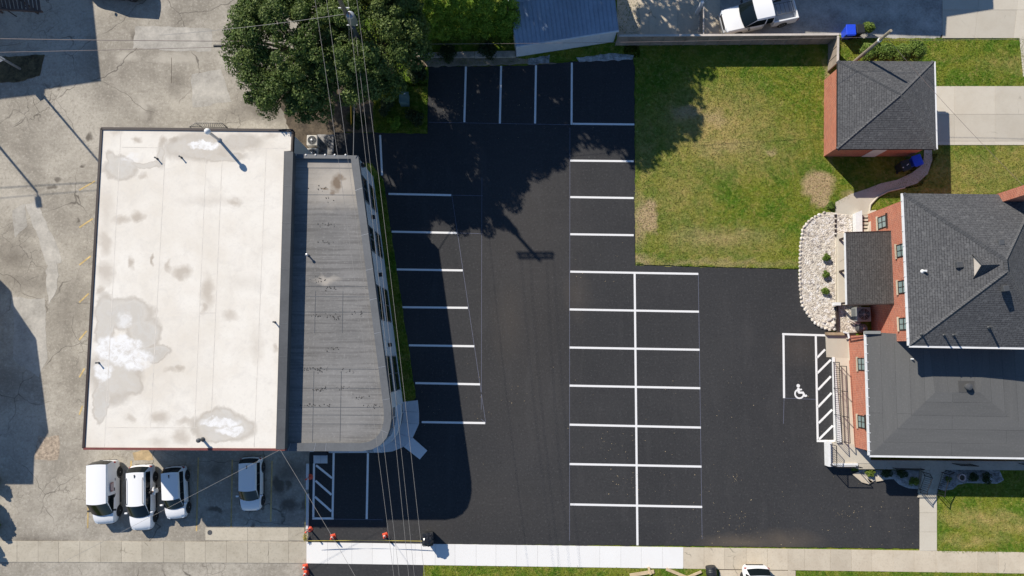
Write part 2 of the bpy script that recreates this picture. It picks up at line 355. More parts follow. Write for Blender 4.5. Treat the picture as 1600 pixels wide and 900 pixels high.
# wheelchair symbol: head, trunk, arm, seat, leg and the ring of the wheel
wm = MB(); c0 = Vector(G(1249, 612)); s_ = .0463
def wp(x, y): return (c0.x + (x - 1249) * s_, c0.y - (y - 612) * s_)
hd = arc(wp(1247.5, 603), .125, 0, 2 * math.pi, 14)[:-1]
ring_o = arc(wp(1248.7, 615.3), .36, R(62), R(62 + 285), 28); ring_i = arc(wp(1248.7, 615.3), .25, R(62 + 285), R(62), 28)
for k_, pl in enumerate([hd, ring_o + ring_i, strip(wp(1247.3, 606), wp(1248, 613.4), .17), strip(wp(1248, 608.7), wp(1253, 608.7), .1), strip(wp(1247.4, 613.4), wp(1254.2, 613.4), .15), strip(wp(1253.8, 612.6), wp(1257.4, 619.2), .15), strip(wp(1257, 619), wp(1260.3, 617.6), .13)]):
    wm.prism(pl, .008, .0165 + k_ * .0006)
wm.build('wheelchair_symbol', M_PAINT, lot)
# fallen leaves and twigs blown about the lot
lv = []
for cx, cy, n, sp in [(1150, 745, 30, 9), (1160, 825, 50, 30), (1320, 805, 16, 7), (1050, 740, 40, 60), (990, 760, 60, 25), (960, 690, 40, 30), (1250, 800, 120, 80), (820, 190, 60, 60), (710, 160, 50, 20), (1090, 840, 60, 40), (1350, 820, 80, 60), (950, 420, 30, 40), (1150, 640, 60, 80), (700, 640, 30, 40), (820, 640, 60, 90)]:
    for i in range(n // 2):
        p = P(cx + rng.normal() * sp, cy + rng.normal() * sp * .5); a = rng.random() * 6.28; l = .018 + rng.random() ** 3 * .05; ww = .010 + rng.random() ** 3 * .02
        d = Vector((math.cos(a), math.sin(a), 0)); n_ = Vector((-d.y, d.x, 0)); z = Vector((0, 0, .02 + rng.random() * .01))
        if not (bool(inside(pts(LOT), np.array([p.x]), np.array([p.y]))[0])): continue
        lv.append([p + z - d * l, p + z + n_ * ww, p + z + d * l + Vector((0, 0, .015)), p + z - n_ * ww])
tag(bigmesh('leaf_litter', np.array([[tuple(q) for q in l] for l in lv]), 4, m_var('dead_leaf', (.42, .33, .2), .9, .4, 3, 9, 0), lot), kind='stuff')

# ------------------------------------------------------------------ lawns with real blades
def lawn(name, poly, z=.03, dens=320, h=.045, mt=None):
    pl = jag(pts(poly), .07, .2); o = st(sheet(name, pl, z, mt or M_GRASS, thick=.07))
    X0, X1 = max(min(p[0] for p in pl), -40), min(max(p[0] for p in pl), 42); Y0, Y1 = max(min(p[1] for p in pl), -21), min(max(p[1] for p in pl), 28)
    n = int((X1 - X0) * (Y1 - Y0) * dens); x = rng.uniform(X0, X1, n); y = rng.uniform(Y0, Y1, n); k = inside(pl, x, y); x, y = x[k], y[k]; n = len(x)
    if n:
        a = rng.uniform(0, 6.28, n); wd = rng.uniform(.015, .04, n); hh = h * rng.uniform(.5, 1.5, n); lx, ly = rng.normal(0, .05, n), rng.normal(0, .05, n)
        ca, sa = np.cos(a) * wd, np.sin(a) * wd; V = np.zeros((n, 3, 3))
        V[:, 0] = np.stack([x - ca, y - sa, np.full(n, z - .005)], 1); V[:, 1] = np.stack([x + ca, y + sa, np.full(n, z - .005)], 1); V[:, 2] = np.stack([x + lx, y + ly, z + hh], 1)
        tag(bigmesh('grass_blades', V, 3, mt or M_GRASS, o), kind='stuff')
    return o
lawn('back_lawn', [(975, 60), (1315, 55), (1312, 100), (1312, 235), (1330, 245), (1465, 240), (1440, 290), (1390, 300), (1340, 300), (1306, 322), (1308, 335), (1282, 334), (1265, 344), (1254, 357), (1250, 385), (1249, 420), (1120, 417), (994, 413), (992, 330), (993, 200), (992, 92), (975, 86)])
lawn('side_lawn', [(1418, 270), (1455, 226), (1700, 228), (1700, 310), (1360, 335), (1362, 325), (1385, 300)])
lawn('garage_side_lawn', [(1310, 60), (1470, 60), (1480, 62), (1600, 60), (1700, 60), (1700, 135), (1310, 135)])
lawn('front_lawn', [(1464, 735), (1760, 728), (1760, 864), (1464, 862)])
lawn('verge_strip', [(662, 883), (1108, 889), (1108, 935), (662, 928)])
lawn('street_verge', [(1244, 891), (1760, 898), (1760, 945), (1243, 938)])
lawn('wall_strip', [(588, 276), (599, 280), (621, 430), (650, 622), (627, 626), (605, 440)], dens=400, h=.07)
lawn('transformer_bed', [(583, 130), (668, 130), (667, 207), (584, 206)], dens=400, h=.09)
lawn('boundary_strip', [(560, -40), (1000, -40), (1000, 90), (900, 94), (830, 100), (669, 101), (669, 135), (560, 135)], dens=150, h=.08)
lawn('planter_bed', [(-60, 92), (70, 86), (62, 118), (30, 128), (-60, 130)], z=.05, dens=90, mt=m_var('mulch', (.085, .07, .035), .95, .5, 1.2, 8, .8))
st(sheet('soil_bed', jag(pts([(430, 150), (475, 140), (585, 120), (585, 207), (524, 207), (524, 262), (452, 262), (455, 207)]), .15), .02, M_SOIL))
st(sheet('dirt_strip', jag(pts([(640, 92), (800, 91), (840, 93), (870, 100), (669, 104), (640, 112)]), .12), .045, M_DIRT))
st(sheet('rubble_strip', jag(pts([(825, 92), (860, 86), (858, 99), (826, 101)]), .1), .06, m_var('rubble', (.33, .34, .34), .9, .5, 3, 7, .8)))
st(sheet('rubble_strip', jag(pts([(900, 90), (960, 83), (990, 87), (988, 93), (905, 97)]), .12), .055, m_var('rubble', (.33, .34, .34), .9, .5, 3, 7, .8)))
# the street below the picture
st(sheet('road', pts([(-2500, 985), (3500, 1000), (3500, 1250), (-2500, 1250)]), -.10, M_SHADEASPH, thick=.1))
st(sheet('kerb', pts([(-2500, 978), (3500, 993), (3500, 998), (-2500, 983)]), .03, M_COLD, thick=.3))
# ------------------------------------------------------------------ paved slabs, piece by piece
def slab(name, l, z, m, par, gap=.006): 
    o = MB().prism(inset(pts(l), gap), z - .1, z + random.uniform(-.004, .004)).build(name, m, par, bevel=.004); return o
def lerp(a, b, t): return a + (b - a) * t
def topy(x): return lerp(845, 847, (x) / 480) if x <= 480 else lerp(847, 862.5, (x - 480) / 1120)
def boty(x): return lerp(878, 880, (x) / 480) if x <= 480 else lerp(880, 896, (x - 480) / 1120)
walk = st(sheet('sidewalk', [G(-300, 843.5 + 1), G(480, 847.5), G(1900, 867), G(1900, 900), G(480, 879.5), G(-300, 876.5)], -.012, M_SOIL, thick=.04))
xs = [-70, -38, -5, 27, 60, 92, 125, 157.5, 190, 222, 256, 289, 321, 354, 387, 420, 451, 479]
for a, b in zip(xs, xs[1:]): slab('slab', [(a, topy(a)), (b, topy(b)), (b, boty(b)), (a, boty(a))], .03, M_CWORN, walk)
xs = [479, 512, 550, 582, 615, 649, 680, 711, 744, 775, 807, 840, 872, 905, 937, 970, 1002, 1035, 1067.5]
for a, b in zip(xs, xs[1:]): slab('slab', [(a, topy(a)), (b, topy(b)), (b, boty(b)), (a, boty(a))], .04, M_CWHITE, walk, .004)
xs = [1067.5, 1100, 1132, 1166, 1199, 1231, 1257, 1297, 1330, 1362, 1395, 1428, 1462, 1495, 1527, 1560, 1593, 1626, 1660]
for a, b in zip(xs, xs[1:]): slab('slab', [(a, topy(a)), (b, topy(b)), (b, boty(b)), (a, boty(a))], .035, M_COLD, walk)
apron = st(sheet('driveway_apron', pts([(1123, 889), (1243, 891), (1243, 985), (1123, 985)]), .0, M_SOIL))
for a, b in [(1124, 1231), (1231, 1243)]: slab('slab', [(a, 890.5), (b, 891.5), (b, 960), (a, 960)], .03, M_COLD, apron)
lotrow = [125, 190, 256, 321, 387, 451, 476]
for a, b in zip(lotrow, lotrow[1:]):                     # the row of old slabs above the walk
    if a > 300: slab('slab', [(a, 824), (b, 824), (b, 845), (a, 844)], .012, M_CWORN, oldlot)
fw = st(sheet('front_walk', pts([(1436, 735), (1464, 735), (1464, 862), (1436, 860)]), .0, M_SOIL))
for a, b in [(770, 801), (801, 831), (831, 860.5)]: slab('slab', [(1436.5, a), (1463.5, a), (1463.5, b), (1436.5, b)], .04, M_CDRIVE, fw)
gd = st(sheet('garage_driveway', pts([(1440, 134), (1760, 134), (1760, 226), (1440, 226)]), .0, M_SOIL))
for xa, xb in [(1430, 1491), (1491, 1554), (1554, 1617), (1617, 1680)]:
    for ya, yb in [(135, 179), (179, 221), (221, 227)]: slab('slab', [(xa, ya), (xb, ya), (xb, yb), (xa, yb)], .06, M_CDRIVE, gd)
nd_ = st(sheet('north_driveway', pts([(1466, -400), (1900, -400), (1900, 58), (1466, 60)]), -.005, M_SOIL))
for xa, xb in [(0, 1), (1, 2), (2, 3)]:
    for ya, yb in [(-62, -20), (-20, 16), (16, 60)]:
        def q(i, y): return ([1476, 1524, 1585, 1650][i] + (-4 if i == 0 else (y - 60) * -.12 - 2), y)
        slab('slab', [q(xa, ya), q(xb, ya), q(xb, yb), q(xa, yb)], .05, M_CDRIVE, nd_)
slab('slab', [(1592, 56), (1700, 56), (1700, 120), (1598, 120)], .045, M_CDRIVE, nd_)
pad = st(sheet('patio', pts([(962, -200), (1104, -200), (1104, 62), (962, 62)]), -.0, M_SOIL))
for xa, xb in [(964, 1014), (1014, 1058), (1058, 1103)]:
    for ya, yb in [(-60, 8), (8, 61)]: slab('slab', [(xa, ya), (xb, ya), (xb, yb), (xa, yb)], .05, M_COLD, pad)
slab('slab', [(1103, -20), (1125, -20), (1125, 61), (1103, 61)], .045, M_COLD, pad)
st(sheet('north_asphalt', jag(pts([(1125, -300), (1472, -300), (1475, 22), (1480, 40), (1466, 61), (1125, 61)]), .06), .02, M_SHADEASPH))
cp = st(sheet('curved_path', pts([(1444, 226), (1455, 226), (1456, 250), (1449, 272), (1432, 287), (1410, 294), (1385, 300), (1368, 310), (1358, 322), (1356, 336), (1305, 338), (1305, 316), (1330, 303), (1352, 296), (1375, 287), (1402, 281), (1425, 270), (1440, 258), (1443, 246)]), .055, M_CDRIVE))
tag(MB().tube([P(x, y, .07) for x, y in [(1414, 293), (1388, 299), (1371, 308), (1360, 320), (1358, 334)]], .06).build('path_kerb', M_CDRIVE), 'thin raised concrete kerb edging the curved path by the house', 'kerb')
# ------------------------------------------------------------------ building materials
def fn_brick(nt):
    x, y, z = f_sep(nt, f_pos(nt)); v = f_comb(nt, f_math(nt, 'ADD', x, y), z)
    b = nd(nt, 'ShaderNodeTexBrick', {'Vector': v, 'Color1': (.49, .135, .07), 'Color2': (.31, .075, .042), 'Mortar': (.55, .37, .28), 'Scale': 1.0, 'Mortar Size': .012, 'Brick Width': .25, 'Row Height': .095, 'Bias': -.1})
    n = f_noise(nt, v, 1.5, 4)
    c = f_mix(nt, f_map(nt, n, .4, .7, 0, .35), b.outputs[0], (.40, .115, .07))
    return {'Base Color': c, 'Normal': f_bump(nt, b.outputs[1], -.4, .012)}
M_BRICK = mat('red_brick', rough=.88, fn=fn_brick, spec=.25)
def fn_shingle(c1, c2, hi, row=.15):
    def fn(nt):
        uv = f_uv(nt)
        b = nd(nt, 'ShaderNodeTexBrick', {'Vector': uv, 'Color1': c1, 'Color2': c2, 'Mortar': tuple(a * .25 for a in c1), 'Scale': 1.0, 'Mortar Size': .012, 'Brick Width': .33, 'Row Height': row, 'Bias': -.2}, offset=.37)
        n = f_noise(nt, uv, 8, 3, .8); m = f_noise(nt, uv, 3.1, 4, .75); l = f_noise(nt, uv, .35, 3)
        c = f_mix(nt, f_map(nt, m, .52, .68, 0, .75), b.outputs[0], hi)
        c = f_mix(nt, f_map(nt, n, .5, .75, 0, .5), c, tuple(a * 1.6 for a in hi))
        c = f_mix(nt, f_map(nt, l, .35, .65, .0, .35), c, tuple(a * .7 for a in c1))
        sv = f_math(nt, 'FRACT', f_math(nt, 'DIVIDE', f_sep(nt, uv)[1], row))      # each course overlaps the one below
        h = f_math(nt, 'ADD', f_math(nt, 'MULTIPLY', sv, -.9), f_math(nt, 'MULTIPLY', n, .3))
        return {'Base Color': c, 'Normal': f_bump(nt, h, 1.0, .05)}
    return fn
M_SHING = mat('dark_shingle', rough=.92, fn=fn_shingle((.088, .089, .093), (.118, .119, .122), (.165, .165, .166)), spec=.25)
M_SHINGP = mat('brown_grey_shingle', rough=.92, fn=fn_shingle((.09, .087, .084), (.115, .111, .107), (.155, .15, .143)), spec=.25)
def fn_roll(nt):
    uv = f_uv(nt); b = nd(nt, 'ShaderNodeTexBrick', {'Vector': uv, 'Color1': (.105, .105, .103), 'Color2': (.125, .125, .122), 'Mortar': (.06, .06, .06), 'Scale': 1.0, 'Mortar Size': .012, 'Brick Width': 9.0, 'Row Height': .9}, offset=.4)
    n = f_noise(nt, uv, 8, 3, .8); m = f_noise(nt, nd(nt, 'ShaderNodeVectorMath', {0: uv, 1: (.12, 1.0, 1)}, operation='MULTIPLY').outputs[0], .9, 4, .7)
    c = f_mix(nt, f_map(nt, m, .35, .7, 0, .6), b.outputs[0], (.15, .148, .142))
    c = f_mix(nt, f_map(nt, n, .5, .75, 0, .4), c, (.2, .2, .195))
    return {'Base Color': c, 'Normal': f_bump(nt, n, .3, .01)}
M_ROLL = mat('roll_roofing', rough=.9, fn=fn_roll, spec=.3)
M_WHITE = m_var('white_trim', (.76, .76, .75), .5, .06, 2, 12, .05)
M_BROWN = m_var('dark_brown_trim', (.032, .02, .017), .6, .2)
M_REDTRIM = m_var('oxide_trim', (.17, .045, .038), .6, .2)
M_GMETAL = m_var('grey_coping_metal', (.13, .135, .14), .45, .12, .8, 10, .05)
M_DMETAL = m_var('dark_grey_metal', (.085, .088, .092), .5, .15, .8, 10, .05)
M_BLACK = m_var('black_metal', (.018, .018, .019), .45, .2)
M_GALV = m_var('galvanised_steel', (.42, .43, .44), .42, .12, metal=.6)
M_GLASS = mat('dark_glass', (.012, .016, .02), .06, spec=.7)
M_WGLASS = mat('pale_window_glass', (.22, .30, .29), .1, spec=.7)
M_STUCCO = m_var('pale_grey_stucco', (.66, .67, .67), .85, .08, .8, 14, .2)
M_SIDING = m_var('white_siding', (.66, .69, .72), .6, .06, 1, 12, .05)
def fn_white(nt):
    p = f_pos(nt); z = 5.72; wv = f_warp(nt, f_warp(nt, p, .7, 1.1), 3.0, .35); g = f_noise(nt, p, 5, 4, .75); a = f_noise(nt, p, .25, 5, .65)
    def Z(*a): return B(*a, z=z)
    c = f_mix(nt, f_map(nt, a, .4, .7), (.81, .76, .675), (.70, .635, .54))
    b2 = f_noise(nt, p, 1.1, 5, .7, .8)
    c = f_mix(nt, f_map(nt, b2, .5, .72, 0, .5), c, (.64, .595, .53))
    c = f_mix(nt, f_map(nt, g, .52, .75, 0, .35), c, (.60, .56, .50))
    br = f_blobs(nt, wv, [Z(214, 337, 9, 8, .5, .7), Z(190, 343, 14, 5, .6, .6), Z(168, 332, 8, 30, .8, .3), Z(164, 378, 9, 16, .5, .5), Z(166, 425, 12, 16, .5, .55), Z(205, 413, 4, 9, .5, .7), Z(237, 407, 3, 9, .4, .8), Z(283, 424, 12, 8, .5, .65), Z(265, 415, 4, 8, .5, .6),
        Z(365, 315, 14, 4, .6, .6), Z(335, 314, 40, 6, .9, .3), Z(323, 455, 8, 22, .6, .6), Z(318, 480, 4, 8, .5, .6), Z(361, 492, 10, 6, .6, .45), Z(250, 656, 11, 10, .5, .6), Z(285, 683, 11, 10, .5, .55), Z(290, 662, 12, 5, .6, .5), Z(204, 655, 6, 6, .5, .45),
        Z(269, 579, 9, 4, .6, .45), Z(281, 576, 4, 5, .5, .6), Z(216, 218, 5, 5, .5, .7), Z(256, 217, 7, 6, .5, .7), Z(273, 217, 6, 6, .5, .7), Z(181, 210, 9, 4, .6, .4), Z(224, 273, 6, 5, .5, .5), Z(402, 541, 8, 20, .8, .3), Z(427, 542, 4, 6, .5, .5), Z(420, 212, 12, 4, .6, .45), Z(250, 688, 14, 7, .7, .35), Z(160, 450, 5, 6, .5, .6), Z(380, 440, 20, 10, .9, .25)])
    c = f_mix(nt, br, c, (.40, .335, .265))
    gy = f_blobs(nt, wv, [Z(188, 262, 24, 18, .3, .7), Z(172, 250, 7, 14, .4, .6), Z(228, 256, 22, 5, .4, .65), Z(252, 240, 7, 18, .5, .55), Z(310, 230, 50, 20, .35, .5), Z(375, 222, 32, 14, .4, .4), Z(340, 244, 40, 7, .4, .5),
        Z(195, 490, 42, 22, .3, .75), Z(165, 500, 16, 40, .25, .7), Z(225, 520, 24, 26, .3, .75), Z(243, 552, 20, 10, .3, .8), Z(180, 585, 34, 40, .4, .6), Z(158, 625, 13, 34, .25, .75), Z(205, 600, 14, 18, .3, .6), Z(350, 665, 44, 22, .25, .7), Z(340, 684, 20, 8, .3, .6)])
    c = f_mix(nt, gy, c, (.52, .48, .42))
    rim = f_math(nt, 'MULTIPLY', f_map(nt, gy, .04, .3), f_map(nt, gy, .62, .36)); c = f_mix(nt, f_math(nt, 'MULTIPLY', rim, .5), c, (.40, .345, .28))
    gw = f_map(nt, f_noise(nt, wv, 1.8, 5, .75), .48, .56); c = f_mix(nt, f_math(nt, 'MULTIPLY', f_math(nt, 'MULTIPLY', gy, gw), .4), c, (.64, .625, .59))
    wt = f_blobs(nt, f_warp(nt, p, 1.6, 1.0), [Z(318, 228, 24, 8, .15, 1), Z(185, 545, 38, 20, .15, 1), Z(205, 560, 30, 16, .2, 1), Z(160, 580, 14, 14, .2, .9), Z(195, 500, 10, 12, .3, .6), Z(345, 660, 30, 8, .15, .95), Z(360, 674, 20, 6, .2, .95), Z(205, 248, 14, 7, .3, .5)])
    c = f_mix(nt, f_math(nt, 'MULTIPLY', wt, f_map(nt, f_noise(nt, wv, 2.4, 5, .8), .36, .56, .25, 1)), c, (.84, .825, .80))
    return {'Base Color': c, 'Normal': f_bump(nt, g, .15, .02)}
M_MEMB = mat('white_roof_membrane', rough=.75, fn=fn_white, spec=.3)
def fn_grav(nt):
    p = f_pos(nt); z = 4.95; g = f_noise(nt, p, 6, 4, .8); a = f_noise(nt, p, .3, 4, .6); x, y, zz = f_sep(nt, p)
    hz = f_noise(nt, f_comb(nt, f_math(nt, 'MULTIPLY', x, .18), f_math(nt, 'MULTIPLY', y, 4.5)), 1.0, 3, .75)
    c = f_mix(nt, f_map(nt, a, .35, .65), (.185, .18, .173), (.255, .246, .235))
    c = f_mix(nt, f_map(nt, hz, .47, .62, 0, .7), c, (.125, .12, .115))
    c = f_mix(nt, f_map(nt, g, .55, .75, 0, .5), c, (.40, .39, .37))
    c = f_mix(nt, f_map(nt, g, .42, .3, 0, .5), c, (.1, .1, .1))
    wv = f_warp(nt, p, 1.5, .9)
    def Z(*a): return B(*a, z=z)
    c = f_mix(nt, f_blobs(nt, wv, [Z(525, 285, 46, 30, .7, .95), Z(500, 262, 44, 24, .9, .6), Z(510, 437, 16, 5, .6, .7), Z(540, 310, 26, 14, .8, .5)]), c, (.47, .425, .365))
    c = f_mix(nt, f_blobs(nt, wv, [Z(525, 286, 9, 12, .35, .85), Z(533, 278, 7, 6, .4, .7), Z(506, 296, 5, 2, .5, .8), Z(518, 300, 4, 3, .5, .7)]), c, (.17, .12, .08))
    c = f_mix(nt, f_blobs(nt, wv, [Z(515, 585, 55, 14, .9, .3), Z(500, 650, 50, 30, .9, .3)]), c, (.34, .335, .325))
    return {'Base Color': c, 'Normal': f_bump(nt, g, .5, .015)}
M_GRAV = mat('grey_gravel_roof', rough=.92, fn=fn_grav, spec=.25)
M_BLUEROOF = m_var('blue_grey_metal_roof', (.27, .345, .44), .5, .12, .6, 8, .05)

def ring(outer, inner, z0, z1):
    n = len(outer); m = MB()
    V = [(p[0], p[1], z1) for p in outer] + [(p[0], p[1], z1) for p in inner] + [(p[0], p[1], z0) for p in outer] + [(p[0], p[1], z0) for p in inner]; F = []
    for i in range(n):
        j = (i + 1) % n; F += [(i, j, n + j, n + i), (2*n + i, 2*n + j, j, i), (n + i, n + j, 3*n + j, 3*n + i)]
    return m.add(V, F)
def roofmesh(name, faces, m, parent, drop=.16):
    """sloping planes with courses running along each eave, plus the fascia and the underside"""
    V, F, U = [], [], []
    for f in faces:
        f = [Vector(p) for p in f]; e = (f[1] - f[0]).normalized(); nrm = (f[1] - f[0]).cross(f[2] - f[0]).normalized(); t = nrm.cross(e)
        k = len(V); V += f; F.append(tuple(range(k, k + len(f)))); U.append([((p - f[0]).dot(e), (p - f[0]).dot(t)) for p in f])
        k = len(V); q = [p - Vector((0, 0, drop)) for p in f]; V += q; F.append(tuple(range(k, k + len(f)))[::-1]); U.append([(0, 0)] * len(f))
        k = len(V); V += [f[0], f[1], q[0], q[1]]; F.append((k + 2, k + 3, k + 1, k)); U.append([(0, 0)] * 4)
    return mesh(name, V, F, m, parent, uv=U)
def hipcap(a, b, par, m_=None):
    a, b = Vector(a), Vector(b); d = (b - a).normalized(); n = d.cross(Vector((0, 0, 1))).normalized() * .15; u = Vector((0, 0, .035)); lo = Vector((0, 0, .075))
    V = [a + u, b + u, a + n - lo, b + n - lo, a - n - lo, b - n - lo]; L = (b - a).length
    return mesh('hip_cap', V, [(2, 3, 1, 0), (0, 1, 5, 4)], m_ or M_SHING, par, uv=[[(0, 0), (0, L), (.15, L), (.15, 0)]] * 2)
def wall_quad(m, a, b, z0, z1, th=.2):
    return m.prism(strip(a, b, th), z0, z1)

# ------------------------------------------------------------------ white-roofed commercial building
ZW = 5.8
wb = wempty('commercial_building', 'large flat white-roofed commercial building with stained membrane', 'building', P(290, 460, 0))
WP = [(158, 200.5), (457, 203.5), (455.5, 236), (457, 238), (445, 702), (130, 700.5)]
body = pts(WP, ZW); MB().prism(inset(body, .12), 0, ZW - .12).build('wall', M_STUCCO, wb)
wroof = MB().prism(inset(pts([(158, 200.5), (457, 203.5), (455.5, 236), (444.5, 237), (431.5, 702), (130, 700.5)], ZW), .05), ZW - .5, ZW - .06).build('roof', M_MEMB, wb)
for a, b, m_, wd in [((158, 200.5), (457, 203.5), M_BROWN, .17), ((130, 700.5), (158, 200.5), M_BROWN, .15), ((130, 701.2), (445, 702.7), M_REDTRIM, .13), ((457, 203.5), (455.5, 236), M_BROWN, .12)]:
    MB().prism(strip(pts([a], ZW)[0], pts([b], ZW)[0], wd), ZW - .35, ZW).build('coping', m_, wb)
MB().prism(pts([(444.5, 236), (458, 237), (452, 450), (445, 702), (431.5, 702), (438.3, 450)], ZW), ZW - .6, ZW + .02).build('parapet_flashing', M_DMETAL, wb)
for y in (290, 348, 420, 505, 557, 640): MB().prism(strip(pts([(444 - (y - 236) * .028, y)], ZW)[0], pts([(457 - (y - 236) * .028, y + .6)], ZW)[0], .03), ZW + .02, ZW + .03).build('flashing_joint', M_GMETAL, wb)
M_SEAM = m_var('seam_tape', (.64, .59, .52), .8, .15, 2, 9, .05)
for a, b in [((189, 203), (163, 699)), ((259, 222), (235, 668)), ((322, 245), (304, 668)), ((347, 248), (330, 652)), ((416, 233), (397, 699)), ((190, 230), (258, 231)), ((392, 231.5), (447, 232)), ((165, 668), (308, 668.5)), ((312, 489), (337, 489))]:
    MB().prism(strip(pts([a], 5.74)[0], pts([b], 5.74)[0], .035), 5.72, 5.744).build('roof_seam', M_SEAM, wroof)
def pipe(px, py, ztop, zbase, r, par, m_=None, cap=None, capm=None):
    p = P(px, py, ztop); mm = MB().lathe((p.x, p.y, zbase - .05), [(r * 1.8, 0), (r * 1.8, .08), (r, .14), (r, ztop - zbase + .05)], 12)
    o = mm.build('vent_pipe', m_ or M_GALV, par)
    if cap: MB().lathe((p.x, p.y, ztop - .02), cap, 16).build('vent_cap', capm or M_GALV, o, smooth=True)
pipe(325, 206, 7.4, ZW - .06, .09, wb, M_GALV, [(.1, 0), (.19, .03), (.2, .12), (.16, .22), (.08, .28), (.02, .3)], M_WHITE)
for x, y in [(242, 246), (280, 244), (427, 503), (150, 567)]: pipe(x, y, 6.05, ZW - .06, .04, wb, M_DMETAL, [(.05, 0), (.055, .04), (.03, .06)], M_DMETAL)
pipe(311, 688, 6.25, ZW - .06, .08, wb, M_DMETAL, [(.1, 0), (.14, .05), (.14, .14), (.06, .2)], M_DMETAL)
# small dark rack seen beyond the north edge
rk = wempty('window_guard', 'black metal bar guard on ground at north wall of white-roofed building', 'guard rail', P(330, 200, 0))
mm = MB(); A_, B_, C_, D_ = [P(*q, .9) for q in [(306, 192), (347, 192.5), (354, 199.5), (296, 198)]]
for p, q in ((A_, B_), (B_, C_), (C_, D_), (D_, A_)): mm.tube([p, q], .025, 5)
mm.build('top_frame', M_BLACK, rk)
for i in range(17):
    t = i / 16; a = D_.lerp(C_, t); b = A_.lerp(B_, t); MB().tube([a, b], .016, 5).build('bar', M_BLACK, rk)
for q in (A_, B_, C_, D_): MB().tube([(q.x, q.y, 0), q], .025, 5).build('leg', M_BLACK, rk)

# ------------------------------------------------------------------ grey-roofed office with the rounded corner
ZG = 5.2
ob = wempty('office_building', 'pale grey two-storey office with flat grey roof and rounded corner', 'building', P(560, 470, 0))
CO = [(440, 240), (559.5, 243), (573, 345), (611, 638), (611.3, 655), (609, 670), (604, 684), (595, 695), (582, 702), (565, 705), (430, 705)]
CI = [(445, 247), (548, 248), (562, 348), (599.5, 640), (600, 655), (597.5, 667), (593, 677), (586, 685), (576, 690.5), (564, 692.5), (435, 692.5)]
outer, inner = pts(CO, ZG), pts(CI, ZG)
wallp = inset(outer, .06); MB().prism(wallp, 0, ZG - .3).build('wall', M_STUCCO, ob)
gro = MB().prism(inset(inner, -.1), ZG - .3, ZG - .22).build('roof', M_GRAV, ob)
cpg = ring(outer, inner, ZG - .42, ZG).build('coping', M_GMETAL, ob)
def on(poly, i, t): a, b = Vector(poly[i]), Vector(poly[i + 1]); return a.lerp(b, t)
for i, t in [(1, .5), (2, .07), (2, .26), (2, .42), (2, .6), (2, .78), (2, .95), (5, .5), (9, .42), (9, .55), (9, .85)]:
    a, b = on(outer, i, t), on(inner, i, t); MB().prism(strip(a, b, .025), ZG - .02, ZG + .006).build('coping_joint', M_GALV, cpg)
for x in (462, 478, 493, 508, 523, 540): p = P(x, 242, ZG); MB().lathe((p.x, p.y, ZG - .02), [(.06, 0), (.06, .05), (.02, .07)], 8).build('coping_fastener', M_WHITE, cpg)
# seams of the gravelled sheets
for y in (262, 304, 447, 463, 487, 576, 606, 636, 648, 662):
    a, b = P(452 if y > 450 else 466, y, ZG - .21), P(548 + (y - 248) * .13, y + .6, ZG - .21)
    MB().prism(strip(a, b, .03), ZG - .222, ZG - .208).build('roof_seam', M_GMETAL, gro)
for x0, x1 in ((497, 490), (540, 532)):
    for y0, y1 in ((455, 520), (580, 690)): MB().prism(strip(P(x0 - (y0 - 240) * .02, y0, ZG - .21), P(x0 - (y1 - 240) * .02, y1, ZG - .21), .025), ZG - .222, ZG - .206).build('roof_seam', M_GMETAL, gro)
M_TAR = m_var('roof_tar', (.07, .065, .06), .8, .3)
sp = MB()                                               # small blisters of tar round the fixings
for x0, y0, n in [(510, 350, 12), (509, 378, 10), (500, 437, 16), (515, 450, 10), (525, 495, 14), (490, 492, 10), (500, 577, 22), (540, 580, 10), (500, 608, 26), (535, 605, 14), (480, 634, 12), (505, 632, 10), (585, 634, 14), (520, 545, 10), (560, 490, 10), (480, 577, 12), (560, 620, 12), (515, 310, 6), (500, 295, 8)]:
    for i in range(n):
        p = P(x0 + rng.normal() * 7, y0 + rng.normal() * 2.0, ZG - .215); r = .012 + rng.random() * .035
        sp.lathe(p, [(r, -.01), (r * .8, .015), (r * .2, .025)], 6)
tag(sp.build('tar_spots', M_TAR, ob), kind='stuff')
pipe(479.5, 398, 5.35, ZG - .22, .05, ob, M_DMETAL, [(.06, 0), (.09, .02), (.09, .07), (.03, .1)], M_GALV)
# windows on the long east wall: the wall runs from wallp[1] to wallp[3]
wa, wb2 = Vector(wallp[1]), Vector(wallp[3]); wd_ = (wb2 - wa).normalized(); wn_ = Vector((-wd_.y, wd_.x))
if wn_.x < 0: wn_ = -wn_
def along(py): return (wa.y - P(600, py, 0).y) / -wd_.y
WR = math.atan2(wd_.y, wd_.x)
for y0, y1 in [(301, 335), (372, 406), (456, 504), (557, 607)]:
    for z0, z1 in [(.95, 2.4), (3.45, 4.72)]:
        a, b = along(y0), along(y1); c = wa + wd_ * (a + b) / 2 + wn_ * .02
        wf = MB().box((c.x, c.y, (z0 + z1) / 2), (b - a, .08, z1 - z0), WR).build('window', M_GLASS, ob)
        fr = MB(); cz = (z0 + z1) / 2; c2 = c + wn_ * .035
        for zz in (z0, z1): fr.box((c2.x, c2.y, zz), (b - a + .1, .07, .07), WR)
        for s in (a, (a + b) / 2, b): q = wa + wd_ * s + wn_ * .055; fr.box((q.x, q.y, cz), (.06, .068, z1 - z0 - .075), WR)
        fr.build('frame', M_GMETAL, wf)
for py, z in [(283, 4.2), (352, 2.9), (437, 3.0), (540, 2.9)]:
    q = wa + wd_ * along(py) + wn_ * .12; lo = MB().box((q.x, q.y, z), (.25, .2, .28), WR).build('wall_light', M_BLACK, ob)
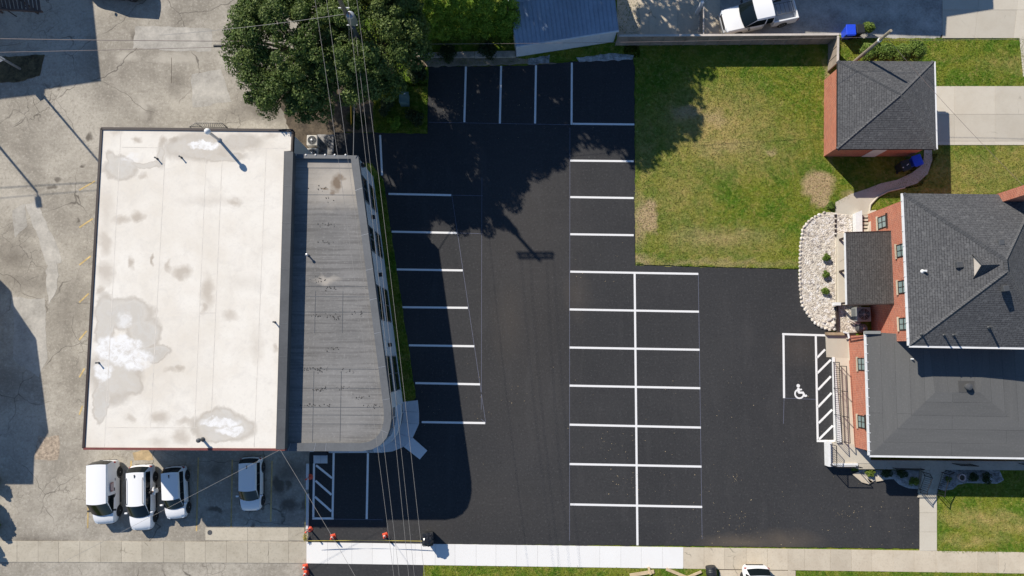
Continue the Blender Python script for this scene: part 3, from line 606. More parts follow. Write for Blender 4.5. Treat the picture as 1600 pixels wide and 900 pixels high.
# glazed rounded entrance corner
for z0, z1 in ((.2, 2.35), (3.3, 4.7)):
    for i in range(3, 8):
        a, b = Vector(wallp[i]), Vector(wallp[i + 1]); d = (b - a); q = a + d * .04; e = a + d * .96; n_ = Vector((d.y, -d.x)).normalized()
        if n_.x < 0 and n_.y > 0: n_ = -n_
        MB().prism(strip(q + n_ * .03, e + n_ * .03, .06), z0, z1).build('corner_window', M_GLASS, ob)
p0 = [(wallp[i][0], wallp[i][1]) for i in range(3, 9)]; p1 = [tuple(Vector(p) + (Vector(p) - Vector(P(570, 650, 0).xy)).normalized() * .32) for p in p0]
MB().prism(p1 + p0[::-1], 2.55, 3.05).build('entrance_canopy', M_STUCCO, ob)
# concrete apron round that corner
ew = st(sheet('entrance_walk', pts([(484, 702), (600, 700), (628, 640), (629, 628), (652, 626), (654, 662), (640, 690), (610, 704), (484, 706)]), .03, M_CGREY))
for l in [[(628, 628), (653, 625), (655, 644), (620, 642)], [(620, 642), (655, 644), (655, 662), (615, 659)], [(615, 659), (655, 662), (645, 684), (605, 670)], [(605, 670), (645, 684), (631, 698), (598, 682)], [(598, 682), (631, 698), (614, 705), (598, 707), (590, 690)], [(590, 690), (598, 707), (545, 707.5), (545, 690)], [(545, 690), (545, 707.5), (514, 707.5), (514, 690)]]:
    slab('slab', l, .12, M_CGREY, ew)
MB().prism(inset(pts([(645, 683.5), (668, 704), (656, 718), (631, 698)]), .01), [0, 0, 0, 0], [.115, .03, .03, .115]).build('ramp_slab', M_CGREY, ew)
for xa, xb in ((490, 501), (501, 512)): slab('slab', [(xa, 711), (xb, 711), (xb, 724), (xa, 724)], .05, M_CGREY, ew)
MB().box(P(501, 708, .15), (.9, .28, .3)).build('drain_box', M_BLACK, ew)

def ac_unit(name, label, px, py, w_, h_, rz=0, m_=None, grp=None, rnd=False):
    p = P(px, py, h_); t = empty(name, label, 'air conditioner', (p.x, p.y, 0), rz, grp)
    if rnd:
        MB().lathe((0, 0, 0), [(w_ * .5, 0), (w_ * .54, .05), (w_ * .54, h_ * .9), (w_ * .48, h_)], 24).build('casing', m_, t, smooth=False)
    else: MB().box((0, 0, h_ / 2), (w_, w_, h_)).build('casing', m_, t, bevel=.05)
    MB().lathe((0, 0, h_ + .002), [(w_ * .40, 0), (w_ * .40, .012), (.02, .012)], 28).build('fan_opening', M_BLACK, t)
    fm = MB()
    for k in range(4): fm.box((math.cos(k * 1.57) * w_ * .18, math.sin(k * 1.57) * w_ * .18, h_ + .022), (w_ * .3, .12, .006), k * 1.57)
    fm.build('fan_blades', M_DMETAL, t)
    g = MB()
    for r in (.12, .22, .31, .39):
        g.tube([(math.cos(a) * w_ * r, math.sin(a) * w_ * r, h_ + .045) for a in [k * 2 * math.pi / 24 for k in range(25)]], .006, 4, False)
    for k in range(8): g.tube([(0, 0, h_ + .05), (math.cos(k * .785) * w_ * .41, math.sin(k * .785) * w_ * .41, h_ + .035)], .006, 4, False)
    g.build('fan_grille', M_GALV, t); MB().lathe((.0, 0, h_ + .05), [(.08, 0), (.08, .03), (.03, .04)], 12).build('motor_cap', M_GALV, t)
    for sx in (-1, 1):
        for k in range(5): MB().box((sx * w_ * .505, 0, h_ * (.2 + .13 * k)), (.02, w_ * .8, .03)).build('louvre', M_DMETAL, t) if not rnd else None
    return t
M_BEIGE = m_var('beige_casing', (.52, .49, .44), .5, .08, 2, 12, .05); M_ACG = m_var('grey_casing', (.26, .27, .26), .5, .1, 2, 12, .05)
ac_unit('air_conditioner', 'beige square air conditioner nearer the tree, north of grey-roofed office', 487.5, 219, .78, .8, 0, M_BEIGE)
ac_unit('air_conditioner', 'beige square air conditioner half under the office roof edge', 488, 239.5, .78, .8, 0, M_BEIGE)
up = tag(MB().prism(pts([(497, 211), (522, 211.5), (521.5, 246), (497, 246)]), 0, .16).build('utility_pad', m_var('stained_pad', (.30, .29, .28), .85, .6, 1.4, 7, .3)), 'stained grey concrete pad beside the two air conditioners', 'pad')

# ------------------------------------------------------------------ blue-roofed shed
sd = wempty('metal_shed', 'white-sided shed with blue-grey ribbed metal roof beside the fence', 'shed', P(885, 40, 0))
ZS = 2.0
e0, e1 = P(806, 72, ZS), P(966.5, 47, ZS); dx = (e1 - e0).normalized(); ny = Vector((-dx.y, dx.x, 0))
hw = 2.9; r0, r1 = e0 + ny * hw + Vector((0, 0, .85)), e1 + ny * hw + Vector((0, 0, .85)); n0, n1 = e0 + ny * 2 * hw, e1 + ny * 2 * hw
srf = roofmesh('roof', [[e0, e1, r1, r0], [n1, n0, r0, r1]], M_BLUEROOF, sd, .06)
rb = MB(); L = (e1 - e0).length; nrib = 24
for i in range(nrib + 1):
    t = i / nrib * .996 + .002; a, b = e0.lerp(e1, t), r0.lerp(r1, t); up_ = Vector((0, 0, .02)); rb.bar(a + up_, b + up_, .035, .04)
    c = n0.lerp(n1, t); rb.bar(c + up_, b + up_, .035, .04)
rb.build('roof_ribs', M_BLUEROOF, srf); MB().bar(r0 + Vector((0, 0, .03)), r1 + Vector((0, 0, .03)), .3, .05).build('ridge_cap', M_BLUEROOF, srf)
ins = .06; q = [e0 + dx * ins + ny * ins, e1 - dx * ins + ny * ins, n1 - dx * ins - ny * ins, n0 + dx * ins - ny * ins]
MB().prism([(p.x, p.y) for p in q], 0, ZS - .04).build('wall', M_SIDING, sd)
for s in (0, 1):
    a, b, c = (q[0], q[3], r0 + dx * ins) if s == 0 else (q[1], q[2], r1 - dx * ins)
    mesh('gable', [(a.x, a.y, ZS - .05), (b.x, b.y, ZS - .05), (c.x, c.y, c.z - .07), (a.x + dx.x * .05, a.y, ZS - .05), (b.x + dx.x * .05, b.y, ZS - .05), (c.x + dx.x * .05, c.y, c.z - .07)], [(0, 1, 2), (5, 4, 3), (0, 2, 5, 3), (1, 4, 5, 2), (0, 3, 4, 1)], M_SIDING, sd)
MB().bar(e0 - ny * .05 - Vector((0, 0, .05)), e1 - ny * .05 - Vector((0, 0, .05)), .09, .09).build('gutter', M_WHITE, sd)
for t in (.12, .3, .48, .66, .84): a = e0.lerp(e1, t) + ny * .05; MB().box((a.x, a.y, ZS / 2), (.03, .03, ZS - .1)).build('siding_batten', M_SIDING, sd)

# ------------------------------------------------------------------ brick garage with pyramid roof
gb = wempty('brick_garage', 'small brick garage with dark pyramid shingle roof', 'garage', P(1380, 165, 0))
ZE = 2.75
ge = [P(*q, ZE) for q in [(1309, 95), (1459.5, 96), (1463, 233), (1308.5, 233)]]; ga = P(1408, 148, 4.55)
nw, ne, se, sw = ge
grf = roofmesh('roof', [[ne, nw, ga], [nw, sw, ga], [sw, se, ga], [se, ne, ga]], M_SHING, gb, .18)
for c in ge: hipcap(c, ga, grf)
gw = inset([(p.x, p.y) for p in ge], .28); MB().prism(gw, 0, ZE - .16).build('wall', M_BRICK, gb)
MB().bar(ne + Vector((.05, 0, -.05)), se + Vector((.05, 0, -.05)), .11, .1).build('gutter', M_WHITE, gb)
gd0 = Vector(gw[1]) if gw[1][0] > gw[0][0] else Vector(gw[2]); xe = max(p[0] for p in gw)
MB().box((xe + .02, (ne.y + se.y) / 2, 1.1), (.06, 4.6, 2.2)).build('garage_door', M_WHITE, gb)
MB().box(((nw.x + sw.x) / 2 + 3.4, min(p[1] for p in gw) - .01, 1.05), (.95, .05, 2.1)).build('door', M_WHITE, gb)

# ------------------------------------------------------------------ fence
fb = wempty('wooden_fence', 'weathered wooden board fence between lawn and north driveway', 'fence', P(1140, 65, 0))
M_FENCE = m_var('weathered_boards', (.30, .245, .195), .85, .25, 1.2, 9, .3); M_FCAP = m_var('pale_cap_rail', (.56, .50, .44), .8, .12)
ZF = 1.6
def fence_run(a, b, n, fb):
    a, b = Vector(a), Vector(b); d = b - a; nn = Vector((-d.y, d.x)).normalized()
    for i in range(n):
        p, q = a + d * (i / n), a + d * ((i + 1) / n); g = d.normalized() * .012; off = nn * random.uniform(-.008, .008)
        MB().prism(strip(p + g + off, q - g + off, .035), .02, ZF - .05).build('board', M_FENCE, fb)
    for i in range(n + 1):
        p = a + d * (i / n); rzz = math.atan2(d.y, d.x); MB().box((p.x + nn.x * 0, p.y, ZF / 2 - .03), (.09, .1, ZF - .06), rzz).build('post', M_FENCE, fb)
    MB().bar((a.x, a.y, ZF - .02), (b.x, b.y, ZF - .02), .15, .05).build('cap_rail', M_FCAP, fb)
f0, f1, f2 = P(967, 55.5, ZF), P(1311, 53.5, ZF), P(1310.5, 97, ZF)
fence_run(f0.xy, f1.xy, 19, fb)
fb2 = wempty('wooden_fence', 'short pale fence return between board fence and brick garage', 'fence', f1)
fence_run((f1.x - .06, f1.y - .12), (f2.x - .06, f2.y), 3, fb2)
rw = wempty('retaining_wall', 'low beige concrete wall behind the top parking stalls', 'wall', P(720, 88, 0))
xs = [640, 672, 708, 742, 768, 806]
for a, b in zip(xs, xs[1:]): MB().prism(inset(pts([(a, 84 - (a - 640) * .02), (b, 84 - (b - 640) * .02), (b, 91), (a, 92)]), .012), 0, .22).build('block', m_var('mossy_concrete', (.36, .31, .25), .9, .35, 1.2, 9, .4), rw, bevel=.02)
gf = wempty('metal_gate', 'tall thin metal gate standing open by the pickup truck', 'gate', P(1098, 30, 0))
ga0, ga1 = P(1099.5, 10, 1.5), P(1099, 54, 1.5)
MB().bar(ga0, ga1, .07, .06).build('top_rail', M_FCAP, gf); MB().bar(ga0 - Vector((0, 0, 1.2)), ga1 - Vector((0, 0, 1.2)), .05, .05).build('bottom_rail', M_FCAP, gf)
for i in range(15): p = ga0.lerp(ga1, i / 14); MB().tube([(p.x, p.y, .1), (p.x, p.y, 1.5)], .016, 5).build('bar', M_BLACK, gf)
p = P(1097, 4, 1.6); MB().box((p.x, p.y, .85), (.2, .2, 1.7)).build('post', M_WHITE, gf)
# ------------------------------------------------------------------ brick house
hb = wempty('brick_house', 'two-part brick house with dark hipped shingle roof and low front wing', 'house', P(1480, 540, 0))
ZH = 5.2
hx1 = P(1629, 420, ZH).x
hnw, hsw = P(1411.5, 302, ZH), P(1421.5, 540, ZH); hne, hse = Vector((hx1, hnw.y - .1, ZH)), Vector((hx1, hsw.y - .15, ZH))
ra, rb_ = P(1573, 406, 8.1), P(1575, 424, 8.1)
hr = roofmesh('roof', [[hne, hnw, ra], [hnw, hsw, rb_, ra], [hsw, hse, rb_], [hse, hne, ra, rb_]], M_SHING, hb, .2)
for a, b in ((hnw, ra), (hne, ra), (hsw, rb_), (hse, rb_), (ra, rb_)): hipcap(a, b, hr)
for a, b in ((hnw, hsw), (hsw, hse)):
    n_ = Vector((-.06, 0, -.06)) if a is hnw else Vector((0, -.06, -.06)); MB().bar(a + n_, b + n_, .12, .11).build('gutter', M_WHITE, hb)
for i in range(10):
    p = hnw.lerp(hsw, (i + .5) / 10) + Vector((-.11, 0, -.02)); MB().box(p, (.14, .04, .05)).build('gutter_bracket', M_WHITE, hb)
hwl = inset([(p.x, p.y) for p in (hnw, hne, hse, hsw)], .32)
MB().prism(hwl, 0, ZH - .18).build('wall', M_BRICK, hb)
XW = min(p[0] for p in hwl); wsw = Vector(hwl[3]); wnw = Vector(hwl[0])
def west_x(y): t = (y - wnw.y) / (wsw.y - wnw.y); return wnw.x + (wsw.x - wnw.x) * t
def west_window(par, xf, yc, wd, z0, z1, x=None):
    x = xf(yc)
    wn_ = MB().box((x - .005, yc, (z0 + z1) / 2), (.06, wd, z1 - z0)).build('window', M_WGLASS, par)
    fr = MB()
    for z in (z0, z1, (z0 + z1) / 2): fr.box((x - .03, yc, z), (.07, wd + .09, .055))
    for s in (-1, 1, 0): fr.box((x - .028, yc + s * wd / 2, (z0 + z1) / 2), (.068, .05 if s else .03, z1 - z0 - .06))
    fr.build('frame', M_BROWN, wn_); MB().box((x - .06, yc, z0 - .07), (.16, wd + .2, .07)).build('sill', M_COLD, wn_)  # dark frame colour stands in for the shadow of a window recess
    hd_ = MB().box((x - .045, yc, z1 + .1), (.1, wd + .24, .1)).build('lintel', M_BROWN, wn_)
def z_at(px, py, xw):
    z = 2.0
    for _ in range(30): z += (P(px, py, z).x - xw) * 1.5
    return z
for px, py, wd in [(1379, 347, .8), (1410, 391, .8), (1413, 448, .8), (1413, 506, .75)]:
    xw = west_x(P(px, py, 3).y); zc = min(z_at(px, py, xw), ZH - 1.0); west_window(hb, west_x, P(px, py, zc).y, wd, zc - .5, zc + .5)
# small dormer vent, chimney and roof fittings
def on_roof(px, py, a, b, c):
    """where a photo measurement meets the plane a, b, c"""
    o = Vector((0, 0, CH)); d = (P(px, py, 0) - o); n = (b - a).cross(c - a); t = n.dot(a - o) / n.dot(d); return o + d * t
def west_pt(px, py): return on_roof(px, py, hnw, hsw, rb_)
def south_pt(px, py): return on_roof(px, py, hsw, hse, rb_)
def north_pt(px, py): return on_roof(px, py, hnw, hne, ra)
dl, dr = west_pt(1521, 399), west_pt(1522.5, 434); pk = (dl + dr) / 2 + Vector((.03, 0, .75)); bk = west_pt(1564, 413.5); bk.z = max(bk.z, pk.z - .1); bk2 = west_pt(1562, 413.5)
dm = empty('d', None); bpy.data.objects.remove(dm)
mesh('dormer_face', [dl, dr, pk, dl + Vector((.08, 0, 0)), dr + Vector((.08, 0, 0)), pk + Vector((.08, 0, 0))], [(1, 0, 2), (3, 4, 5), (0, 1, 4, 3), (1, 2, 5, 4), (2, 0, 3, 5)], M_FCAP, hr)
roofmesh('dormer_roof', [[dl + Vector((-.08, .06, 0)), pk + Vector((-.08, 0, .03)), bk2 + Vector((0, 0, .05))], [pk + Vector((-.08, 0, .03)), dr + Vector((-.08, -.06, 0)), bk2 + Vector((0, 0, .05))]], M_SHING, hr, .04)
def boxvent(p, s=.38, h=.25, m_=M_DMETAL): o = MB().box(p + Vector((0, 0, h / 2 - .02)), (s, s, h), .1).build('box_vent', m_, hr, bevel=.03); return o
boxvent(west_pt(1497, 414)); boxvent(north_pt(1563, 379), .34, .16)
boxvent(south_pt(1568, 451), .36, .3)
def stub(p, h=.35, r=.05, m_=M_DMETAL): MB().lathe(p - Vector((0, 0, .05)), [(r * 2, 0), (r * 1.8, .06), (r, .1), (r, h)], 10).build('vent_pipe', m_, hr)
stub(west_pt(1442, 424), .4, .07, M_WHITE); stub(south_pt(1545, 511), .45, .06); stub(south_pt(1475, 523), .4, .05); stub(south_pt(1490, 523), .4, .05); stub(south_pt(1440, 522), .3, .05)
c0_ = P(1563, 303, ZH + .3); c1_ = P(1566, 311, ZH + .6)
ch = MB().box((c0_.x + .75, (c0_.y + c1_.y) / 2, 4.7), (1.3, .62, 9.4)).build('chimney', M_BRICK, hr)
MB().box((c0_.x + .75, (c0_.y + c1_.y) / 2, 9.44), (1.45, .76, .12)).build('chimney_cap', M_COLD, ch)
# low front wing
ZL = 2.95
lnw, lsw = P(1353, 518, ZL), P(1359, 711.5, ZL); lse = P(1655, 716, ZL); lnb = P(1353 + 24, 518, ZL)
la, lb = P(1461, 613, 3.4), P(1531, 613, 3.4); lna, lnb_ = P(1450, 525, 3.4), P(1540, 525, 3.4); lne = Vector((lse.x, lnw.y, ZL))
lr = roofmesh('front_roof', [[lnw, lsw, la, lna], [lsw, lse, lb, la], [lse, lne, lnb_, lb], [lna, la, lb, lnb_]], M_ROLL, hb, .2)
for a, b in ((lnw, lsw), (lsw, lse)):
    n_ = Vector((-.05, 0, -.04)) if a is lnw else Vector((0, -.05, -.04)); MB().bar(a + n_, b + n_, .12, .12).build('gutter', M_WHITE, hb)
for i in range(14): p = lnw.lerp(lsw, (i + .5) / 14) + Vector((-.01, 0, .03)); MB().box(p, (.2, .035, .03)).build('gutter_bracket', M_WHITE, hb)
vp = on_roof(1510, 604, la, lb, lna); MB().box(vp + Vector((0, 0, .0)), (1.05, .75, .03)).build('flashing_sheet', M_ROLL, lr)
MB().lathe(vp + Vector((0, 0, 0)), [(.18, 0), (.16, .2), (.24, .24), (.2, .34), (.05, .38)], 14).build('roof_fan', M_DMETAL, lr)
vp = on_roof(1424, 561, lnw, lsw, la); MB().lathe(vp, [(.07, -.05), (.05, .1), (.05, .22), (.02, .24)], 10).build('vent_pipe', M_WHITE, lr)
lwl = inset([(p.x, p.y) for p in (lnw, lne, lse, lsw)], .22); lwl = [(lwl[0][0], lwl[0][1]), lwl[1], lwl[2], lwl[3]]
MB().prism(lwl, 0, ZL - .18).build('front_wall', M_BRICK, hb)
q0, q1 = Vector(lwl[0]), Vector(lwl[3])
def lwest_x(y): t = (y - q0.y) / (q1.y - q0.y); return q0.x + (q1.x - q0.x) * t
for py in (569, 659):
    zc = min(z_at(1347, py, lwest_x(P(1347, py, 2).y)), 2.05); west_window(hb, lwest_x, P(1347, py, zc).y, .8, zc - .45, zc + .45)
for x in (1390, 1500, 1560): 
    p = P(x, 705, 1.6); wy = q1.y + (p.x - q1.x) * ((lwl[2][1] - lwl[3][1]) / (lwl[2][0] - lwl[3][0])); MB().box((p.x, wy - .01, 1.7), (1.1, .06, 1.3)).build('window', M_GLASS, hb)
p = P(1452, 705, 1); wy = q1.y + (p.x - q1.x) * ((lwl[2][1] - lwl[3][1]) / (lwl[2][0] - lwl[3][0])); dd = MB().box((p.x, wy - .02, 1.65), (1.0, .06, 2.1)).build('front_door', M_WHITE, hb); MB().box((p.x + .4, wy - .08, 1.6), (.05, .06, .15)).build('handle', M_BLACK, dd)
# parapet end piece and downspouts
MB().box(P(1363, 519.5, 3.05), (1.0, .2, .24)).build('parapet_end', M_ACG, hb)
for a, b in [((1318, 519), (1326, 521)), ((1325, 521), (1327, 529))]: MB().tube([P(*a, .6), P(*b, .6)], .07, 6).build('downspout', M_WHITE, hb)
MB().tube([P(1327, 529, .6), P(1352, 526, 2.7)], .05, 6).build('downspout', M_REDTRIM, hb)
# side porch
ZP = 2.7
pnw, pne, pse, psw = P(1321, 364, ZP), P(1400, 361.5, ZP + .35), P(1402, 474, ZP + .35), P(1323.5, 476, ZP)
pr = roofmesh('porch_roof', [[pnw, psw, pse, pne]], M_SHINGP, hb, .12)
MB().bar(pnw + Vector((-.03, 0, -.06)), psw + Vector((-.03, 0, -.06)), .07, .14).build('porch_fascia', M_WHITE, hb); MB().bar(psw + Vector((0, -.03, -.06)), pse + Vector((0, -.03, -.06)), .07, .16).build('porch_fascia', M_BROWN, hb)
MB().bar(pnw + Vector((0, .03, -.06)), pne + Vector((0, .03, -.06)), .07, .16).build('porch_fascia', M_BROWN, hb)
MB().prism(pts([(1306, 366), (1385, 366), (1385, 477), (1307, 477)]), 0, .35).build('porch_floor', M_CDRIVE, hb)
for y in (374, 424, 474.5):
    p = P(1312, y, .5); MB().box((p.x + .08, p.y, ZP / 2 + .1), (.13, .13, ZP - .1)).build('porch_post', M_BROWN, hb)
    MB().bar((p.x + .08, p.y, ZP - .75), (p.x + .75, p.y, ZP - .05), .08, .08).build('porch_brace', M_FCAP, hb)
MB().box(P(1307, 475, .55), (.4, .22, .5)).build('porch_kerb_end', M_WHITE, hb)
# steps down beside the porch
for i in range(5): 
    y0 = 337 + i * 5.6; MB().prism(pts([(1341, y0), (1355, y0), (1354, y0 + 3.4), (1341, y0 + 3.4)]), -.1, .16 + .03 * i).build('step', M_CDRIVE, hb)
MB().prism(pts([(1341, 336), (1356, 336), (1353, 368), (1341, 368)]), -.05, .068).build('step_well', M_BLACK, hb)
MB().prism(pts([(1331.5, 335), (1341, 331), (1341.5, 366), (1332, 366)]), 0, .55).build('stair_wall', M_WHITE, hb)
MB().prism(pts([(1356, 331), (1364, 330), (1364, 364), (1352, 364), (1356, 345)]), 0, .45).build('stair_wall', M_CDRIVE, hb)
ac_unit('air_conditioner', 'large round-cornered grey air conditioner beside the brick porch', 1350, 491, 1.02, .85, 0, M_ACG)
ac_unit('air_conditioner', 'small dark air conditioner below the larger one by brick wall', 1349, 513, .62, .55, 0, M_DMETAL, rnd=True)
tb = wempty('timber_edging', 'brown timber edging between rock bed and concrete ramp landing', 'edging', P(1300, 521, 0))
MB().bar(P(1290, 521.5, .14), P(1318, 521.8, .14), .2, .28).build('beam', m_var('old_timber', (.33, .24, .15), .9, .3), tb); MB().bar(P(1319, 521.8, .12), P(1336, 522.5, .12), .16, .24).build('beam', M_BROWN, tb)
sl_ = tag(MB().bar(P(1327, 500, .35), P(1345, 508, .35), .1, .12).build('wooden_beam', M_FCAP), 'pale wooden beam leaning beside the air conditioners', 'beam')

# ------------------------------------------------------------------ rock bed
RB = [(1305.5, 332), (1292, 331.5), (1282, 334), (1265, 344), (1254, 357), (1250, 382), (1249, 420), (1249.5, 450), (1252, 475), (1262, 492), (1275, 507), (1292, 515), (1306, 514.5)]
bed = st(sheet('rock_bed', pts(RB), .05, m_var('pale_gravel', (.58, .52, .44), .95, .3, 3, 8, .9), thick=.08))
bed2 = st(sheet('rock_bed', pts([(1306.5, 334), (1331, 336), (1331, 366), (1306.5, 372)]), .06, MATS['pale_gravel'], thick=.08))
bed3 = st(sheet('rock_bed', pts([(1307, 477), (1345, 478), (1345, 520), (1307, 520)]), .03, MATS['pale_gravel'], thick=.08))
def stones(par, poly, n, r0, r1, m_, z, name='stones', flat=.6):
    V = []; X0, X1 = min(p[0] for p in poly), max(p[0] for p in poly); Y0, Y1 = min(p[1] for p in poly), max(p[1] for p in poly)
    ico = bmesh.new(); bmesh.ops.create_icosphere(ico, subdivisions=1, radius=1); iv = np.array([v.co[:] for v in ico.verts]); fi = np.array([[v.index for v in f.verts] for f in ico.faces]); ico.free()
    x = rng.uniform(X0, X1, n); y = rng.uniform(Y0, Y1, n); k = inside(poly, x, y); out = []
    for a, b in zip(x[k], y[k]):
        r = rng.uniform(r0, r1); t = rng.uniform(0, 6.28); s = np.array([1, rng.uniform(.55, 1), flat * rng.uniform(.7, 1.1)]) * r
        q = iv * s * rng.uniform(.78, 1.2, (len(iv), 1)); c, d = math.cos(t), math.sin(t); q = np.stack([q[:, 0] * c - q[:, 1] * d + a, q[:, 0] * d + q[:, 1] * c + b, q[:, 2] + z + r * .15], 1); out.append(q[fi])
    return tag(bigmesh(name, np.concatenate(out), 3, m_, par), kind='stuff')
def fn_stone(nt):
    r = nd(nt, 'ShaderNodeNewGeometry').outputs['Random Per Island']; p = f_pos(nt); n = f_noise(nt, p, 1.7, 3)
    v = nd(nt, 'ShaderNodeTexVoronoi', {'Vector': p, 'Scale': 6.0}).outputs['Color']; x = f_sep(nt, v)[0]
    c = f_mix(nt, x, (.70, .64, .55), (.47, .41, .34)); c = f_mix(nt, f_map(nt, f_sep(nt, v)[1], .75, .8, 0, .8), c, (.74, .70, .66)); c = f_mix(nt, f_map(nt, f_sep(nt, v)[2], .88, .9, 0, .7), c, (.22, .19, .18))
    return {'Base Color': c}
M_STONE = mat('pale_river_stone', rough=.9, fn=fn_stone, spec=.25)
stones(bed, inset(pts(RB), .12), 9500, .03, .07, M_STONE, .05); stones(bed2, inset(pts([(1306.5, 334), (1331, 336), (1331, 366), (1306.5, 372)]), .05), 900, .03, .07, M_STONE, .06); stones(bed3, inset(pts([(1307, 477), (1345, 478), (1345, 520), (1307, 520)]), .05), 900, .03, .07, M_STONE, .03)
eb = pts(RB[1:]); es = []
for i in range(len(eb) - 1):                              # the border of larger stones
    a, b = Vector(eb[i]), Vector(eb[i + 1]); L = (b - a).length; k = max(1, int(L / .27))
    for j in range(k):
        q = a + (b - a) * ((j + .5) / k); m = bmesh.new(); bmesh.ops.create_icosphere(m, subdivisions=1, radius=1)
        for v in m.verts: v.co = Vector((v.co.x * .15, v.co.y * .12, v.co.z * .1)) * random.uniform(.85, 1.2)
        me = bpy.data.meshes.new('edge_stone'); m.to_mesh(me); m.free(); o = mk('edge_stone', me, M_STONE, bed); o.location = (q.x, q.y, .07); o.rotation_euler = (0, 0, math.atan2((b - a).y, (b - a).x) + random.uniform(-.2, .2))
for i in range(16):                                        # dark-jointed blocks along the step and boulders at the foot
    y = 334 + i * 2.6 if i < 14 else 480 + (i - 14) * 18
    p = P(1305.5, y, .1); MB().box((p.x, p.y, .06), (.1, .1, .2), random.uniform(-.2, .2)).build('step_block', M_BROWN if i % 3 else M_STONE, bed)
for x, y, r in [(1296, 498, .22), (1302, 505, .2), (1299, 510, .24), (1303, 496, .17), (1294, 507, .18), (1288, 503, .15)]:
    m = bmesh.new(); bmesh.ops.create_icosphere(m, subdivisions=2, radius=r)
    for v in m.verts: v.co += v.normal * r * .35 * mnoise.noise(v.co * 6 + Vector((x, y, 0)))
    me = bpy.data.meshes.new('boulder'); m.to_mesh(me); m.free(); o = mk('boulder', me, M_STONE, bed); p = P(x, y, .1); o.location = (p.x, p.y, .1); o.scale = (1, .85, .6)
bw = tag(MB().prism(pts([(1304.6, 477), (1307, 477), (1307.5, 517), (1305, 517)]), 0, .3).build('bed_kerb', M_BROWN), 'dark brown timber kerb along east side of rock bed', 'kerb')

# ------------------------------------------------------------------ ramp, landings and railings at the west side
rp = wempty('access_ramp', 'pale concrete access ramp with landings along west wall of brick house', 'ramp', P(1315, 620, 0))
MB().prism(pts([(1289.5, 523), (1331, 524), (1334, 560), (1291, 558)]), 0, .06).build('lower_landing', M_CDRIVE, rp)
a_ = pts([(1300, 558), (1334, 560), (1340, 694), (1306, 692)]); MB().prism(a_, [0, 0, 0, 0], [.058, .058, .5, .5]).build('ramp_slab', M_CDRIVE, rp)
MB().prism(pts([(1296, 692), (1341, 694), (1360, 712), (1360, 724), (1340, 724), (1340, 728), (1296, 728)], .5), 0, .52).build('upper_landing', M_CDRIVE, rp)
MB().prism(pts([(1340.5, 719), (1640, 721), (1640, 735), (1340.5, 733)], .5), 0, .5).build('porch_walk', M_CWORN, rp)
b_ = pts([(1299.5, 558), (1303, 558), (1308.5, 690), (1302.5, 690)]); MB().prism(b_, 0, [.14, .14, .66, .66]).build('kerb_wall', M_WHITE, rp)
MB().prism(pts([(1293.5, 690), (1299, 690), (1300, 724), (1340, 724), (1340, 729), (1294.5, 729)], .6), 0, .64).build('kerb_wall', M_WHITE, rp)
MB().prism(pts([(1324, 530), (1330, 530), (1338, 693), (1333, 693)]), 0, [.1, .1, .56, .56]).build('wall_footing', M_CDRIVE, rp)
def railing(name, label, path, h=.95, step=.14, posts=2.0, m_=None, mid=True):
    path = [Vector(p) for p in path]; t = wempty(name, label, 'railing', path[0]); m_ = m_ or M_BLACK
    up = Vector((0, 0, h)); MB().tube([p + up for p in path], .03, 6).build('handrail', m_, t); MB().tube([p + Vector((0, 0, .12)) for p in path], .02, 5).build('bottom_rail', m_, t)
    for a, b in zip(path, path[1:]):
        L = (b - a).length; k = max(1, round(L / posts))
        for i in range(k + 1):
            q = a.lerp(b, i / k); MB().tube([q, q + up], .028, 6).build('post', m_, t)
        if mid:
            n = max(2, int(L / step))
            for i in range(1, n): q = a.lerp(b, i / n); MB().tube([q + Vector((0, 0, .12)), q + up], .013, 4).build('baluster', m_, t)
    return t
railing('ramp_railing', 'black baluster railing along the outer edge of the access ramp', [P(1301.5, 566, .12), P(1305.5, 689, .62)])
railing('landing_railing', 'black baluster railing around the upper landing corner', [P(1297, 694, .62), P(1297.5, 726, .62)], step=.14)
railing('landing_railing', 'plain black two-rail railing along landing edge facing the sidewalk', [P(1298, 727, .62), P(1337, 727.5, .62)], mid=False)
railing('ramp_railing', 'plain black rail on the house side of the ramp', [P(1313, 572, .12), P(1318.5, 690, .5)], .9, mid=False)
# ------------------------------------------------------------------ front steps, beds and railings
fs = wempty('front_steps', 'grey concrete front steps descending from porch to walk', 'steps', P(1450, 760, 0))
for i in range(6):
    y0 = 733 + i * 7.3; sh = i * 1.4; MB().prism(pts([(1441 - sh * .3, y0), (1474 - sh, y0), (1472 - sh, y0 + 8.6), (1439 - sh * .3, y0 + 8.6)], .3), 0, .48 - .07 * i).build('step', M_CWORN, fs)
M_BED = m_var('grey_gravel', (.34, .33, .32), .95, .4, 3, 7, .9)
for l in [[(1341, 735), (1436, 735), (1436, 764), (1420, 763), (1405, 757), (1396, 748), (1380, 749), (1360, 752), (1345, 747)], [(1464, 733), (1560, 733), (1568, 750), (1558, 755), (1510, 755), (1496, 757), (1488, 764), (1474, 766), (1462, 763)]]:
    fb_ = st(sheet('gravel_bed', jag(pts(l), .05), .06, M_BED, thick=.06)); stones(fb_, inset(pts(l), .08), 1500, .03, .07, MATS['grey_gravel'], .06)
for l in [[(1331, 741), (1340, 737), (1362, 752), (1356, 756), (1345, 753)], [(1346, 734), (1352, 733), (1363, 752), (1358, 754)], [(1365, 744), (1378, 746), (1380, 750), (1368, 752)]]:
    tag(MB().prism(pts(l), 0, .14).build('stone_edging', M_COLD), ['broad pale stone edging piece by the landing', 'narrow pale stone strip beside the small light shrub', 'short pale stone block between front bed and parking lot'][[1331, 1346, 1365].index(l[0][0])], 'stone')
